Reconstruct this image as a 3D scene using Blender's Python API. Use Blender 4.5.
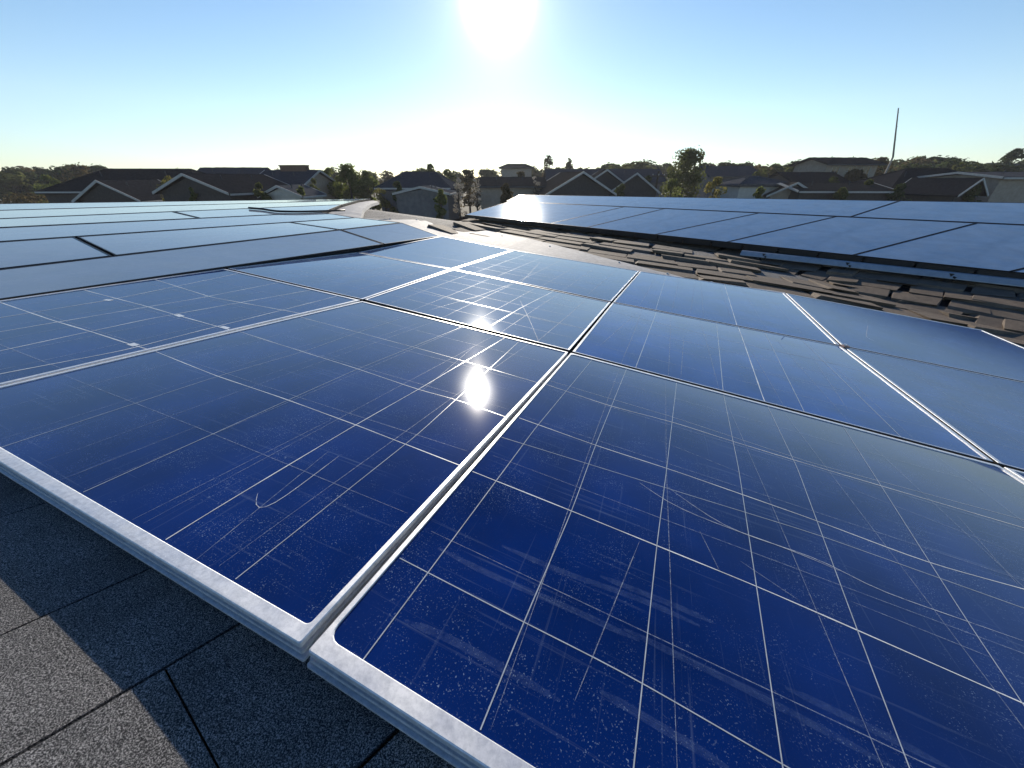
import bpy, bmesh, math, random
from mathutils import Vector, Matrix, noise
RNG = random.Random(7)
for o in list(bpy.data.objects):
    bpy.data.objects.remove(o, do_unlink=True)
scene = bpy.context.scene
COL = scene.collection

# ------------------------------------------------------------------ camera
FPX = 350.0
PITCH = math.atan((384 - 178) / FPX)
CAMZ = 5.2
cam_d = bpy.data.cameras.new('camera')
cam = bpy.data.objects.new('camera', cam_d)
COL.objects.link(cam)
cam.location = (0, 0, CAMZ)
cam.rotation_euler = (math.pi / 2 - PITCH, 0, 0)
cam_d.sensor_fit = 'HORIZONTAL'
cam_d.sensor_width = 36.0
cam_d.lens = 36.0 * FPX / 1024.0
cam_d.clip_start = 0.02
cam_d.clip_end = 6000
scene.camera = cam

# ------------------------------------------------------------------ sky + sun
SUN = Vector((-0.0268, 0.9539, 0.2988)).normalized()      # towards the sun
EL = math.asin(SUN.z)
AZ = math.atan2(SUN.x, SUN.y)
world = bpy.data.worlds.new('World')
scene.world = world
world.use_nodes = True
wn = world.node_tree
wn.nodes.clear()
W = wn.nodes.new
wout = W('ShaderNodeOutputWorld')
wbg = W('ShaderNodeBackground')
sky = W('ShaderNodeTexSky')
sky.sky_type = 'NISHITA'
sky.sun_disc = False
sky.sun_elevation = EL
sky.sun_rotation = AZ
sky.altitude = 50
sky.air_density = 1.0
sky.dust_density = 0.05
sky.ozone_density = 2.0
wbg.inputs['Strength'].default_value = SKY_STRENGTH = 0.14
HOR0, HOR1, HOR2, HOR3 = (0.72, 0.85, 1.08), (0.90, 0.93, 0.98), (0.76, 0.86, 0.93), (0.13, 0.32, 0.58)
# bright air round the sun, a function of the angle to the sun only
tc = W('ShaderNodeTexCoord')
dot = W('ShaderNodeVectorMath'); dot.operation = 'DOT_PRODUCT'
dot.inputs[1].default_value = SUN
nrm = W('ShaderNodeVectorMath'); nrm.operation = 'NORMALIZE'
wn.links.new(tc.outputs['Generated'], nrm.inputs[0])
wn.links.new(nrm.outputs[0], dot.inputs[0])
def wmath(op, a, b=None):
    n = W('ShaderNodeMath'); n.operation = op
    for i, v in enumerate((a, b)):
        if v is None: continue
        if isinstance(v, (int, float)): n.inputs[i].default_value = v
        else: wn.links.new(v, n.inputs[i])
    return n.outputs[0]
ang = wmath('ARCCOSINE', wmath('MINIMUM', dot.outputs['Value'], 0.9999999))
def lobe(sig, amp):
    q = wmath('DIVIDE', ang, sig)
    return wmath('MULTIPLY', wmath('POWER', 2.718281828, wmath('MULTIPLY', wmath('MULTIPLY', q, q), -1.0)), amp)
aur = wmath('ADD', lobe(0.034, 130.0), wmath('ADD', lobe(0.085, 3.6), wmath('ADD', lobe(0.18, 0.75), lobe(0.42, 0.28))))
acol = W('ShaderNodeMix'); acol.data_type = 'RGBA'; acol.blend_type = 'MULTIPLY'
acol.inputs['Factor'].default_value = 1.0
acol.inputs[6].default_value = (1.0, 0.95, 0.86, 1)
wn.links.new(aur, acol.inputs[7])
addc = W('ShaderNodeMix'); addc.data_type = 'RGBA'; addc.blend_type = 'ADD'
addc.inputs['Factor'].default_value = 1.0
# cool the yellow horizon of the model sky (clear dry air)
sepz = W('ShaderNodeSeparateXYZ'); wn.links.new(nrm.outputs[0], sepz.inputs[0])
cr = W('ShaderNodeValToRGB')
els = cr.color_ramp.elements; els.new(0.5); els.new(0.8)
for e, (p, c) in zip(els, ((0.0, HOR0), (0.12, HOR1), (0.33, HOR2), (0.62, HOR3))):
    e.position = p; e.color = (*c, 1)
wn.links.new(sepz.outputs[2], cr.inputs[0])
tint = W('ShaderNodeMix'); tint.data_type = 'RGBA'; tint.blend_type = 'MULTIPLY'; tint.inputs['Factor'].default_value = 1.0
wn.links.new(sky.outputs[0], tint.inputs[6]); wn.links.new(cr.outputs[0], tint.inputs[7])
wn.links.new(tint.outputs[2], addc.inputs[6])
wn.links.new(acol.outputs[2], addc.inputs[7])
wn.links.new(addc.outputs[2], wbg.inputs['Color'])
wn.links.new(wbg.outputs[0], wout.inputs[0])

sun_d = bpy.data.lights.new('sun', 'SUN')
sun_o = bpy.data.objects.new('sun', sun_d)
COL.objects.link(sun_o)
sun_d.energy = 4.8
sun_d.angle = math.radians(0.5)
sun_d.color = (1.0, 0.90, 0.76)
sun_o.location = (0, 0, 30)
sun_o.rotation_euler = SUN.to_track_quat('Z', 'Y').to_euler()

scene.view_settings.view_transform = 'Standard'
scene.view_settings.look = 'None'
scene.view_settings.exposure = 0.12
scene.view_settings.gamma = 1.0
scene.view_settings.use_curve_mapping = False
scene.render.engine = 'CYCLES'
scene.render.resolution_x = 1024
scene.render.resolution_y = 768
scene.cycles.max_bounces = 8
scene.cycles.transparent_max_bounces = 12

# ------------------------------------------------------------------ materials
def newmat(name):
    m = bpy.data.materials.new(name)
    m.use_nodes = True
    nt = m.node_tree
    b = nt.nodes.get('Principled BSDF')
    return m, nt, b
def N(nt, kind, **kw):
    n = nt.nodes.new('ShaderNode' + kind)
    for k, v in kw.items():
        if hasattr(n, k): setattr(n, k, v)
        else: n.inputs[k.replace('_', ' ')].default_value = v
    return n
def tex(nt, scale, detail=4, rough=0.6, vec='Object', stretch=None):
    t = nt.nodes.new('ShaderNodeTexCoord')
    src = t.outputs[vec]
    if stretch:
        mp = nt.nodes.new('ShaderNodeMapping')
        mp.inputs['Scale'].default_value = stretch
        nt.links.new(src, mp.inputs[0]); src = mp.outputs[0]
    n = nt.nodes.new('ShaderNodeTexNoise')
    n.inputs['Scale'].default_value = scale
    n.inputs['Detail'].default_value = detail
    n.inputs['Roughness'].default_value = rough
    nt.links.new(src, n.inputs['Vector'])
    return n.outputs['Fac']
def ramp(nt, src, stops):
    r = nt.nodes.new('ShaderNodeValToRGB')
    el = r.color_ramp.elements
    while len(el) < len(stops): el.new(0.5)
    for e, (p, c) in zip(el, stops):
        e.position = p
        e.color = (c, c, c, 1) if isinstance(c, (int, float)) else (*c, 1)
    nt.links.new(src, r.inputs[0])
    return r.outputs[0]
def mth(nt, op, a, b=None):
    n = nt.nodes.new('ShaderNodeMath'); n.operation = op
    for i, v in enumerate((a, b)):
        if v is None: continue
        if isinstance(v, (int, float)): n.inputs[i].default_value = v
        else: nt.links.new(v, n.inputs[i])
    return n.outputs[0]
def bump(nt, b, src, strength, dist):
    bp = nt.nodes.new('ShaderNodeBump')
    bp.inputs['Strength'].default_value = strength
    bp.inputs['Distance'].default_value = dist
    nt.links.new(src, bp.inputs['Height'])
    nt.links.new(bp.outputs[0], b.inputs['Normal'])
def simple(name, c1, c2, scale, rough=0.7, metal=0.0, bs=0.0, bd=0.01, detail=5, stretch=None):
    m, nt, b = newmat(name)
    f = tex(nt, scale, detail, 0.65, stretch=stretch)
    nt.links.new(ramp(nt, f, [(0.3, c1), (0.7, c2)]), b.inputs['Base Color'])
    b.inputs['Roughness'].default_value = rough
    if rough > .82: b.inputs['Specular IOR Level'].default_value = 0.0
    b.inputs['Metallic'].default_value = metal
    if bs: bump(nt, b, f, bs, bd)
    return m

def glass_mat(name, base, dust, rough=0.022, coat=0.012, sheen=0.0, film_lo=0.0, film_hi=0.022, dcol=(0.36, 0.48, 0.66), ior=1.5):
    """blue cells under dusty, scuffed front glass"""
    m, nt, b = newmat(name)
    L = nt.links.new
    # cells: slight crystal tone variation
    cellv = tex(nt, 5.0, 3, 0.5)
    dark = tuple(c * 0.75 for c in base); lite = tuple(c * 1.3 for c in base)
    cell = ramp(nt, cellv, [(0.3, dark), (0.7, lite)])
    b.inputs['Roughness'].default_value = rough
    b.inputs['IOR'].default_value = ior
    b.inputs['Coat Weight'].default_value = coat
    b.inputs['Sheen Weight'].default_value = sheen
    b.inputs['Sheen Roughness'].default_value = 0.35
    b.inputs['Sheen Tint'].default_value = (0.8, 0.9, 1.0, 1)
    b.inputs['Coat Roughness'].default_value = 0.14
    b.inputs['Coat IOR'].default_value = 1.5
    # dust specks, in patches
    sp = ramp(nt, tex(nt, 420, 2, 0.5), [(0.63, 0.0), (0.71, 1.0)])
    sp2 = ramp(nt, tex(nt, 120, 3, 0.7), [(0.66, 0.0), (0.76, 1.0)])
    patch = ramp(nt, tex(nt, 7, 4, 0.7), [(0.46, 0.03), (0.68, 1.0)])
    film = ramp(nt, tex(nt, 2.0, 5, 0.7), [(0.25, film_lo), (0.8, film_hi)])
    st = ramp(nt, tex(nt, 1.0, 4, 0.6, vec='UV', stretch=(2.2, 95, 1)), [(0.60, 0.0), (0.80, 0.22)])
    st2 = ramp(nt, tex(nt, 1.0, 3, 0.6, vec='UV', stretch=(130, 2.6, 1)), [(0.62, 0.0), (0.82, 0.16)])
    spk = mth(nt, 'MULTIPLY', mth(nt, 'MAXIMUM', sp, sp2), patch)
    fac = mth(nt, 'ADD', mth(nt, 'MULTIPLY', spk, 0.75), mth(nt, 'ADD', film, mth(nt, 'ADD', st, st2)))
    fac = mth(nt, 'MULTIPLY', fac, dust)
    cl = N(nt, 'Clamp'); L(fac, cl.inputs[0])
    db = N(nt, 'BsdfDiffuse'); db.inputs['Color'].default_value = (*dcol, 1)
    mix = N(nt, 'MixShader')
    L(cl.outputs[0], mix.inputs[0]); L(b.outputs[0], mix.inputs[1]); L(db.outputs[0], mix.inputs[2])
    L(cell, b.inputs['Base Color'])
    # handling ripple in the glass
    bump(nt, b, tex(nt, 3.0, 2, 0.4), 0.02, 0.01)
    out = nt.nodes['Material Output']
    L(mix.outputs[0], out.inputs[0])
    return m
def line_mat(name, col, rough=0.25):
    m, nt, b = newmat(name)
    f = tex(nt, 30, 3, 0.6)
    nt.links.new(ramp(nt, f, [(0.3, tuple(c * 0.7 for c in col)), (0.65, col)]), b.inputs['Base Color'])
    b.inputs['Roughness'].default_value = rough
    return m
def scuff_mat(name, col, lo, hi, mx):
    m, nt, b = newmat(name)
    f = ramp(nt, tex(nt, 60, 5, 0.8), [(lo, 0.0), (hi, mx)])
    b.inputs['Base Color'].default_value = (*col, 1)
    b.inputs['Roughness'].default_value = 0.5
    tr = N(nt, 'BsdfTransparent'); mix = N(nt, 'MixShader')
    nt.links.new(f, mix.inputs[0]); nt.links.new(tr.outputs[0], mix.inputs[1]); nt.links.new(b.outputs[0], mix.inputs[2])
    nt.links.new(mix.outputs[0], nt.nodes['Material Output'].inputs[0])
    return m
M = {}
M['glass'] = glass_mat('blue_cell_glass', (0.0001, 0.0150, 0.122), 0.85)
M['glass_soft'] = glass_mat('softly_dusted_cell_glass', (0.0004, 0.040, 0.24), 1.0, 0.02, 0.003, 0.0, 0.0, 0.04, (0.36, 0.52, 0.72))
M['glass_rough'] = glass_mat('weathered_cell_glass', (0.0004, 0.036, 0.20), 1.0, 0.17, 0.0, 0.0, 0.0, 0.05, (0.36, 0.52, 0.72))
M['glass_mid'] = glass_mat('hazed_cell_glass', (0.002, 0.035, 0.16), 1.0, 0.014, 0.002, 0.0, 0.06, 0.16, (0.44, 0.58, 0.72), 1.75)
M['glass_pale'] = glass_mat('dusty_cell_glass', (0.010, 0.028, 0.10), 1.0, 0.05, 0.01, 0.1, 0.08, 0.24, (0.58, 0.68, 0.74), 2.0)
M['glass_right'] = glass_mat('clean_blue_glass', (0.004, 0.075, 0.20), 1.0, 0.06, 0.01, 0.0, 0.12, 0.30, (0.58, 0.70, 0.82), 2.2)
M['line'] = line_mat('cell_line_bright', (0.85, 0.88, 0.90))
M['thin'] = line_mat('cell_line_thin', (0.48, 0.54, 0.62))
M['faint'] = scuff_mat('faint_scratch', (0.45, 0.52, 0.62), 0.28, 0.60, 0.50)
M['scratch'] = scuff_mat('bright_scratch', (0.7, 0.75, 0.8), 0.25, 0.55, 0.75)
M['scuff'] = scuff_mat('soft_scuff', (0.30, 0.45, 0.75), 0.30, 0.85, 0.13)
def alu_mat():
    m, nt, b = newmat('mill_aluminium')
    f = tex(nt, 120, 4, 0.7); g = tex(nt, 14, 4, 0.6)
    nt.links.new(ramp(nt, f, [(0.32, (0.68, 0.70, 0.72)), (0.62, (0.92, 0.93, 0.94))]), b.inputs['Base Color'])
    b.inputs['Metallic'].default_value = 0.55
    nt.links.new(ramp(nt, g, [(0.3, 0.36), (0.7, 0.55)]), b.inputs['Roughness'])
    bump(nt, b, f, 0.05, 0.001)
    return m
M['alu'] = alu_mat()
M['side_shade'] = simple('shaded_side_tone', (.03, .03, .034), (.07, .07, .075), 30, .5, .3)  # silver frame side with the seam's shade put into its colour
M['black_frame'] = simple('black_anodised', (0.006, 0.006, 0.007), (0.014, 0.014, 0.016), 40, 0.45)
M['backsheet'] = simple('backsheet', (0.5, 0.5, 0.5), (0.6, 0.6, 0.6), 5)
def granule_mat(name, a, b_, c):
    m, nt, b = newmat(name)
    f = tex(nt, 640, 3, 0.85); g = tex(nt, 6, 6, 0.75)
    col = ramp(nt, f, [(0.42, a), (0.5, b_), (0.60, c)])
    mx = N(nt, 'Mix'); mx.data_type = 'RGBA'; mx.blend_type = 'MULTIPLY'; mx.inputs[0].default_value = 0.8
    nt.links.new(col, mx.inputs[6]); nt.links.new(ramp(nt, g, [(0.3, 0.45), (0.7, 1.25)]), mx.inputs[7])
    nt.links.new(mx.outputs[2], b.inputs['Base Color'])
    b.inputs['Roughness'].default_value = 0.85
    bump(nt, b, f, 0.6, 0.002)
    return m
M['shingle'] = granule_mat('asphalt_granules', (0.012, 0.012, 0.013), (0.06, 0.06, 0.06), (0.62, 0.59, 0.55))
M['shake'] = granule_mat('weathered_brown_shakes', (0.055, 0.040, 0.027), (0.15, 0.112, 0.078), (0.36, 0.275, 0.195))
M['deck'] = simple('roof_felt', (0.012, 0.012, 0.012), (0.035, 0.033, 0.030), 30, 0.9, bs=0.4)
M['flash'] = simple('weathered_flashing', (0.34, 0.33, 0.32), (0.56, 0.55, 0.53), 18, 0.75, bs=0.25, bd=0.004, detail=8)
M['rail'] = simple('rail_grey', (0.30, 0.36, 0.42), (0.42, 0.48, 0.54), 12, 0.5, 0.3)
M['cable'] = simple('black_cable', (0.008, 0.008, 0.008), (0.02, 0.02, 0.02), 30, 0.5)

# ------------------------------------------------------------------ object helpers
def tag(o, label=None, cat=None, group=None, kind=None):
    if label: o['label'] = label
    if cat: o['category'] = cat
    if group: o['group'] = group
    if kind: o['kind'] = kind
    return o
def empty(name, loc, rz=0.0):
    o = bpy.data.objects.new(name, None)
    COL.objects.link(o)
    o.location = loc; o.rotation_euler = (0, 0, rz)
    o.empty_display_size = 0.2
    return o
class MB:
    def __init__(self):
        self.v = []; self.f = []; self.m = []; self.uv = {}
    def vert(self, p):
        self.v.append(tuple(p)); return len(self.v) - 1
    def face(self, idx, mat=0):
        self.f.append(tuple(idx)); self.m.append(mat)
    def quad(self, a, b, c, d, mat=0):
        i = len(self.v); self.v += [tuple(a), tuple(b), tuple(c), tuple(d)]
        self.face((i, i + 1, i + 2, i + 3), mat)
    def poly(self, pts, mat=0):
        i = len(self.v); self.v += [tuple(p) for p in pts]
        self.face(range(i, i + len(pts)), mat)
    def box(self, x0, y0, z0, x1, y1, z1, mat=0):
        self.hexa([(x0, y0, z0), (x1, y0, z0), (x1, y1, z0), (x0, y1, z0), (x0, y0, z1), (x1, y0, z1), (x1, y1, z1), (x0, y1, z1)], mat)
    def hexa(self, p, mat=0):
        i = len(self.v); self.v += [tuple(q) for q in p]
        for f in ((0, 3, 2, 1), (4, 5, 6, 7), (0, 1, 5, 4), (1, 2, 6, 5), (2, 3, 7, 6), (3, 0, 4, 7)):
            self.face([i + k for k in f], mat)
    def tube(self, pts, radii, n=8, mat=0, cap=True):
        rings = []
        for k, p in enumerate(pts):
            p = Vector(p)
            d = Vector(pts[min(k + 1, len(pts) - 1)]) - Vector(pts[max(k - 1, 0)])
            d.normalize()
            a = d.orthogonal().normalized() if k == 0 else (pa - d * pa.dot(d)).normalized()
            pa = a
            b = d.cross(a)
            r = radii[k] if isinstance(radii, (list, tuple)) else radii
            rings.append([self.vert(p + (a * math.cos(t) + b * math.sin(t)) * r) for t in [2 * math.pi * j / n for j in range(n)]])
        for r0, r1 in zip(rings, rings[1:]):
            for j in range(n):
                self.face((r0[j], r0[(j + 1) % n], r1[(j + 1) % n], r1[j]), mat)
        if cap:
            self.face(list(reversed(rings[0])), mat); self.face(rings[-1], mat)
    def build(self, name, mats, parent=None, smooth=False, uvs=None):
        me = bpy.data.meshes.new(name)
        me.from_pydata(self.v, [], self.f)
        for m in (mats if isinstance(mats, (list, tuple)) else [mats]): me.materials.append(m)
        me.polygons.foreach_set('material_index', self.m)
        if smooth: me.polygons.foreach_set('use_smooth', [True] * len(self.f))
        if uvs is not None:
            ul = me.uv_layers.new(name='UVMap')
            for lp in me.loops: ul.data[lp.index].uv = uvs[lp.vertex_index]
        me.update()
        o = bpy.data.objects.new(name, me)
        COL.objects.link(o)
        if parent: o.parent = parent
        return o
PANELS = {
 'P1': ([[-1.5705, 0.7553, 4.686], [-0.2635, 0.2125, 4.6868], [0.2883, 1.5802, 4.4545], [-0.9615, 2.2066, 4.526]],
   [["g", [[0.0341, 0.3194], [0.3035, 0.306], [0.5383, 0.305], [0.7509, 0.2981], [0.9862, 0.2849]]], ["g", [[0.0724, 0.5118], [0.3251, 0.5019], [0.5397, 0.4944], [0.7504, 0.4791], [0.8634, 0.4826], [1.0113, 0.4675]]], ["g", [[0.0149, 0.7091], [0.5604, 0.7044], [0.7512, 0.6983], [0.995, 0.6819]]], ["t", [[0.3226, 0.0144], [0.309, 0.3091], [0.3251, 0.5019], [0.309, 0.6868], [0.306, 0.9286]]], ["t", [[0.567, 0.0171], [0.5516, 0.3022], [0.5426, 0.4886], [0.5494, 0.8469]]], ["g", [[0.7549, 0.0182], [0.7519, 0.0675], [0.7477, 0.2964], [0.751, 0.4858], [0.7463, 0.9423]]], ["t", [[0.8781, 0.0168], [0.8704, 0.3274], [0.8557, 0.4778]]], ["f", [[0.684, 0.0173], [0.6932, 0.2876]]], ["f", [[0.8171, 0.009], [0.773, 0.2207]]], ["f", [[0.7643, 0.4691], [0.7015, 0.8373]]], ["s", [[0.7706, 0.1082], [0.7908, 0.0891], [0.8096, 0.0883], [0.8101, 0.1182], [0.7991, 0.2156]]], ["f", [[0.5079, 0.016], [0.5104, 0.1735]]], ["f", [[0.3936, 0.3252], [0.3984, 0.9213]]], ["f", [[0.0988, 0.2945], [0.103, 0.4677]]]]),
 'P2': ([[-0.2635, 0.2125, 4.6868], [1.243, -0.4153, 4.5196], [1.8084, 0.9655, 4.2834], [0.2883, 1.5802, 4.4545]],
   [["g", [[0.0128, 0.2839], [0.1551, 0.2829], [0.3685, 0.2792], [0.4603, 0.2729], [0.5831, 0.2636]]], ["t", [[0.0144, 0.1089], [0.1471, 0.1076], [0.2363, 0.108], [0.3561, 0.0993]]], ["g", [[0.0115, 0.4847], [0.1644, 0.4768], [0.2874, 0.4799], [0.4819, 0.4723], [0.6088, 0.4588], [0.7138, 0.4741]]], ["t", [[0.2106, 0.4135], [0.4752, 0.434], [0.685, 0.4278]]], ["g", [[0.0036, 0.6888], [0.1567, 0.6725], [0.2933, 0.6867], [0.4048, 0.6784], [0.5509, 0.6758], [0.8406, 0.6781]]], ["t", [[0.0005, 0.718], [0.2942, 0.7152], [0.5398, 0.6874], [0.8628, 0.7137]]], ["t", [[0.1674, 0.8682], [0.1566, 0.4595], [0.1551, 0.2829], [0.1471, 0.1076], [0.145, 0.0193]]], ["t", [[0.3024, 0.9159], [0.2748, 0.4777], [0.261, 0.2783], [0.2483, 0.0453]]], ["t", [[0.425, 0.9764], [0.3954, 0.5627], [0.3685, 0.2792], [0.3503, 0.0964]]], ["t", [[0.528, 0.9519], [0.5055, 0.6401], [0.4603, 0.2729], [0.4453, 0.1439]]], ["t", [[0.6524, 0.7166], [0.5953, 0.3592], [0.5831, 0.2681]]], ["t", [[0.0693, 0.9519], [0.0495, 0.4636], [0.0462, 0.1736], [0.0443, 0.0174]]], ["f", [[0.7378, 0.6455], [0.7106, 0.4689]]], ["f", [[0.2412, 0.277], [0.2027, 0.0668]]], ["f", [[0.3143, 0.342], [0.3306, 0.2799]]], ["s", [[0.2742, 0.422], [0.3476, 0.3692], [0.4705, 0.3764], [0.4987, 0.3548], [0.6429, 0.36]]], ["s", [[0.235, 0.4067], [0.275, 0.3775], [0.354, 0.3711], [0.4251, 0.3748], [0.4766, 0.3662]]], ["w", [[0.2036, 0.1973], [0.2287, 0.1979], [0.2841, 0.2023], [0.3156, 0.2007]]], ["w", [[0.2329, 0.1479], [0.3306, 0.1461], [0.4344, 0.1384]]], ["w", [[0.3684, 0.1644], [0.4265, 0.164], [0.4778, 0.1601]]], ["w", [[0.2196, 0.0834], [0.2651, 0.0812], [0.3124, 0.0775]]], ["w", [[0.0383, 0.1401], [0.0895, 0.1368], [0.1726, 0.1424], [0.2476, 0.1434]]], ["w", [[0.0971, 0.1795], [0.1744, 0.1801], [0.2453, 0.1915], [0.3019, 0.1896]]], ["f", [[0.5519, 0.6298], [0.7745, 0.5718]]], ["f", [[0.4686, 0.3152], [0.594, 0.3105]]], ["w", [[0.0544, 0.0565], [0.0859, 0.0621], [0.1416, 0.0623], [0.192, 0.0612]]], ["f", [[0.3566, 0.3117], [0.411, 0.2824]]], ["f", [[0.2635, 0.576], [0.4239, 0.5422]]]]),
 'P2r': ([[1.243, -0.4153, 4.5196], [2.737, -1.0453, 4.3306], [3.3024, 0.3355, 4.12], [1.8084, 0.9655, 4.2834]],
   []),
 'P4a': ([[0.2883, 1.5802, 4.4545], [1.8084, 0.9655, 4.2834], [2.3146, 2.2508, 4.1845], [0.8166, 2.8028, 4.3273]],
   [["t", [[0.2183, 0.9331], [0.1945, 0.0542]]], ["f", [[0.3377, 0.5721], [0.3188, 0.0381]]], ["t", [[0.4729, 0.7031], [0.4307, 0.0552]]], ["g", [[0.5843, 0.9598], [0.53, 0.0336], [0.5295, -0.051]]], ["t", [[0.6753, 0.7249], [0.6233, 0.0429]]], ["f", [[0.8167, 0.7869], [0.749, 0.1121]]], ["t", [[0.0483, 0.766], [0.5255, 0.6683], [0.8233, 0.6557], [1.1267, 0.5862]]], ["f", [[0.1342, 0.5067], [0.5601, 0.4825], [0.9984, 0.4727]]], ["t", [[0.8344, 0.6032], [0.8256, 0.0003]]], ["f", [[0.0674, 0.1603], [0.1438, 0.9302]]], ["f", [[0.4451, 0.3066], [0.8829, 0.3014]]]]),
 'P4b': ([[0.8166, 2.8028, 4.3273], [2.3146, 2.2508, 4.1845], [2.9223, 3.723, 4.1391], [1.4905, 4.1797, 4.2667]],
   [["t", [[0.1951, 0.9592], [0.2135, 0.0265]]], ["g", [[0.6003, 0.9247], [0.5825, 0.0157]]], ["f", [[0.1142, 0.662], [0.8724, 0.5589]]], ["f", [[0.3991, 0.9384], [0.3742, -0.0191]]]]),
 'P5a': ([[1.8084, 0.9655, 4.2834], [3.3024, 0.3355, 4.12], [3.8086, 1.6208, 4.0498], [2.3146, 2.2508, 4.1845]],
   [["f", [[0.0687, 0.7324], [0.3683, 0.6654]]], ["f", [[0.0486, 0.4096], [0.257, 0.3959]]], ["f", [[0.0099, 0.2182], [0.1611, 0.2197]]], ["f", [[0.0559, 0.7816], [0.121, 0.7517]]]]),
 'P5b': ([[2.3146, 2.2508, 4.1845], [3.8086, 1.6208, 4.0498], [4.4163, 3.093, 3.9706], [2.9223, 3.723, 4.1391]],
   [["f", [[0.1044, 0.667], [0.795, 0.4372]]], ["s", [[0.2757, 0.51], [0.1703, 0.2391], [0.1891, 0.196]]], ["f", [[0.3287, 0.3097], [0.6771, 0.1579]]]]),
 'P3a': ([[-0.9615, 2.2066, 4.526], [0.2883, 1.5802, 4.4545], [0.8166, 2.8028, 4.3273], [-0.5598, 3.3587, 4.4682]],
   [["g", [[0.6625, 0.8185], [0.6453, 0.4335], [0.6431, 0.0367]]], ["t", [[-0.0337, 0.3874], [0.3555, 0.3372], [0.6396, 0.3357], [0.9158, 0.3363]]], ["f", [[0.389, 0.3972], [0.422, 0.9539]]], ["f", [[0.3319, 0.0872], [0.3944, 0.5133]]], ["f", [[0.5928, 0.5864], [0.8861, -0.0052]]]]),
 'P3b': ([[-0.5598, 3.3587, 4.4682], [0.8166, 2.8028, 4.3273], [1.4905, 4.1797, 4.2667], [0.013, 4.8138, 4.3918]],
   [["f", [[0.2051, 0.2643], [0.6129, 0.2798]]], ["f", [[0.3353, 0.6899], [0.4576, 0.0005]]]]),
 'P0': ([[-2.6812, 1.2171, 4.7155], [-1.5705, 0.7553, 4.686], [-0.9615, 2.2066, 4.526], [-2.1101, 2.632, 4.6337]],
   [["g", [[0.4706, 0.2128], [0.4862, 0.6515], [0.4599, 0.9376]]], ["g", [[0.6883, 0.1625], [0.668, 0.3046], [0.6503, 0.4505], [0.6799, 0.9213]]], ["g", [[0.9019, 0.1144], [0.9395, 0.2857], [0.9145, 0.4607], [0.8692, 0.8936]]], ["g", [[0.2799, 0.2579], [0.276, 0.4816], [0.1979, 0.8016]]], ["g", [[0.1375, 0.3154], [0.4455, 0.312], [0.6904, 0.3164], [0.9011, 0.3159], [1.0214, 0.3193]]], ["g", [[0.1321, 0.5088], [0.4759, 0.5118], [0.681, 0.5082], [0.9539, 0.5067]]], ["g", [[0.1126, 0.7141], [0.5118, 0.6879], [0.9275, 0.7288]]], ["d", [[0.889, 0.3183], [0.9219, 0.318]]], ["d", [[0.6627, 0.5108], [0.7041, 0.5087]]], ["d", [[0.922, 0.5117], [0.9614, 0.5111]]], ["d", [[0.2569, 0.4858], [0.289, 0.4896]]]]),
 'P6a': ([[-2.1101, 2.632, 4.6337], [-0.9615, 2.2066, 4.526], [-0.5598, 3.3587, 4.4682], [-1.6007, 3.782, 4.5456]],
   [["f", [[0.5989, 0.0939], [0.5745, 0.9627]]], ["f", [[0.2107, 0.253], [0.5656, 0.2272]]], ["f", [[-0.0226, 0.5124], [0.9997, 0.5551]]]]),
 'P6b': ([[-1.6007, 3.782, 4.5456], [-0.5598, 3.3587, 4.4682], [0.013, 4.8138, 4.3918], [-0.9795, 5.1967, 4.5104]],
   [["f", [[0.2664, 0.2002], [0.9704, 0.271]]]]),
 'RD2_0': ([[-3.8724, -1.5686, 4.8591], [-1.4202, 4.166, 4.5636], [-2.033, 4.4901, 4.6759], [-4.4779, -1.3772, 4.8337]],
   []),
 'RD2_1': ([[-1.4202, 4.166, 4.5636], [-0.9795, 5.1967, 4.5104], [-1.5945, 5.5422, 4.6476], [-2.033, 4.4901, 4.6759]],
   []),
 'RD3_0': ([[-4.4779, -1.3772, 4.8337], [-2.8208, 2.5995, 4.7267], [-3.5411, 3.0499, 4.7928], [-5.2465, -1.0517, 4.9527]],
   []),
 'RD3_1': ([[-2.8208, 2.5995, 4.7267], [-2.033, 4.4901, 4.6759], [-2.8035, 4.824, 4.7236], [-3.5411, 3.0499, 4.7928]],
   []),
 'RD3_2': ([[-2.033, 4.4901, 4.6759], [-1.5945, 5.5422, 4.6476], [-2.3704, 5.8657, 4.683], [-2.8035, 4.824, 4.7236]],
   []),
 'RD4_0': ([[-5.2465, -1.0517, 4.9527], [-2.3704, 5.8657, 4.683], [-3.0096, 6.1597, 4.7329], [-5.8954, -0.7802, 4.9982]],
   []),
 'RD5_0': ([[-5.8954, -0.7802, 4.9982], [-3.6788, 4.5504, 4.7945], [-4.3777, 5.0103, 4.8302], [-6.6679, -0.4667, 4.979]],
   []),
 'RD5_1': ([[-3.6788, 4.5504, 4.7945], [-3.0096, 6.1597, 4.7329], [-3.2922, 7.6063, 4.7596], [-4.3777, 5.0103, 4.8302]],
   []),
 'RD6_0': ([[-6.6679, -0.4667, 4.979], [-3.2922, 7.6063, 4.7596], [-3.6713, 9.4119, 4.7431], [-7.6188, -0.0652, 5.0184]],
   []),
 'RD7_0': ([[-7.6188, -0.0652, 5.0184], [-3.6713, 9.4119, 4.7431], [-3.9248, 11.013, 4.7058], [-8.3974, 0.2618, 5.0931]],
   []),
 'RF0': ([[-1.6113, 13.2887, 4.1216], [1.0187, 10.2705, 4.1515], [3.1524, 10.9251, 4.5125], [-0.0735, 14.4841, 4.4603]],
   []),
 'RF1': ([[1.0187, 10.2705, 4.1515], [1.8364, 9.3323, 4.1608], [3.9387, 10.0576, 4.5252], [3.1524, 10.9251, 4.5125]],
   []),
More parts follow.
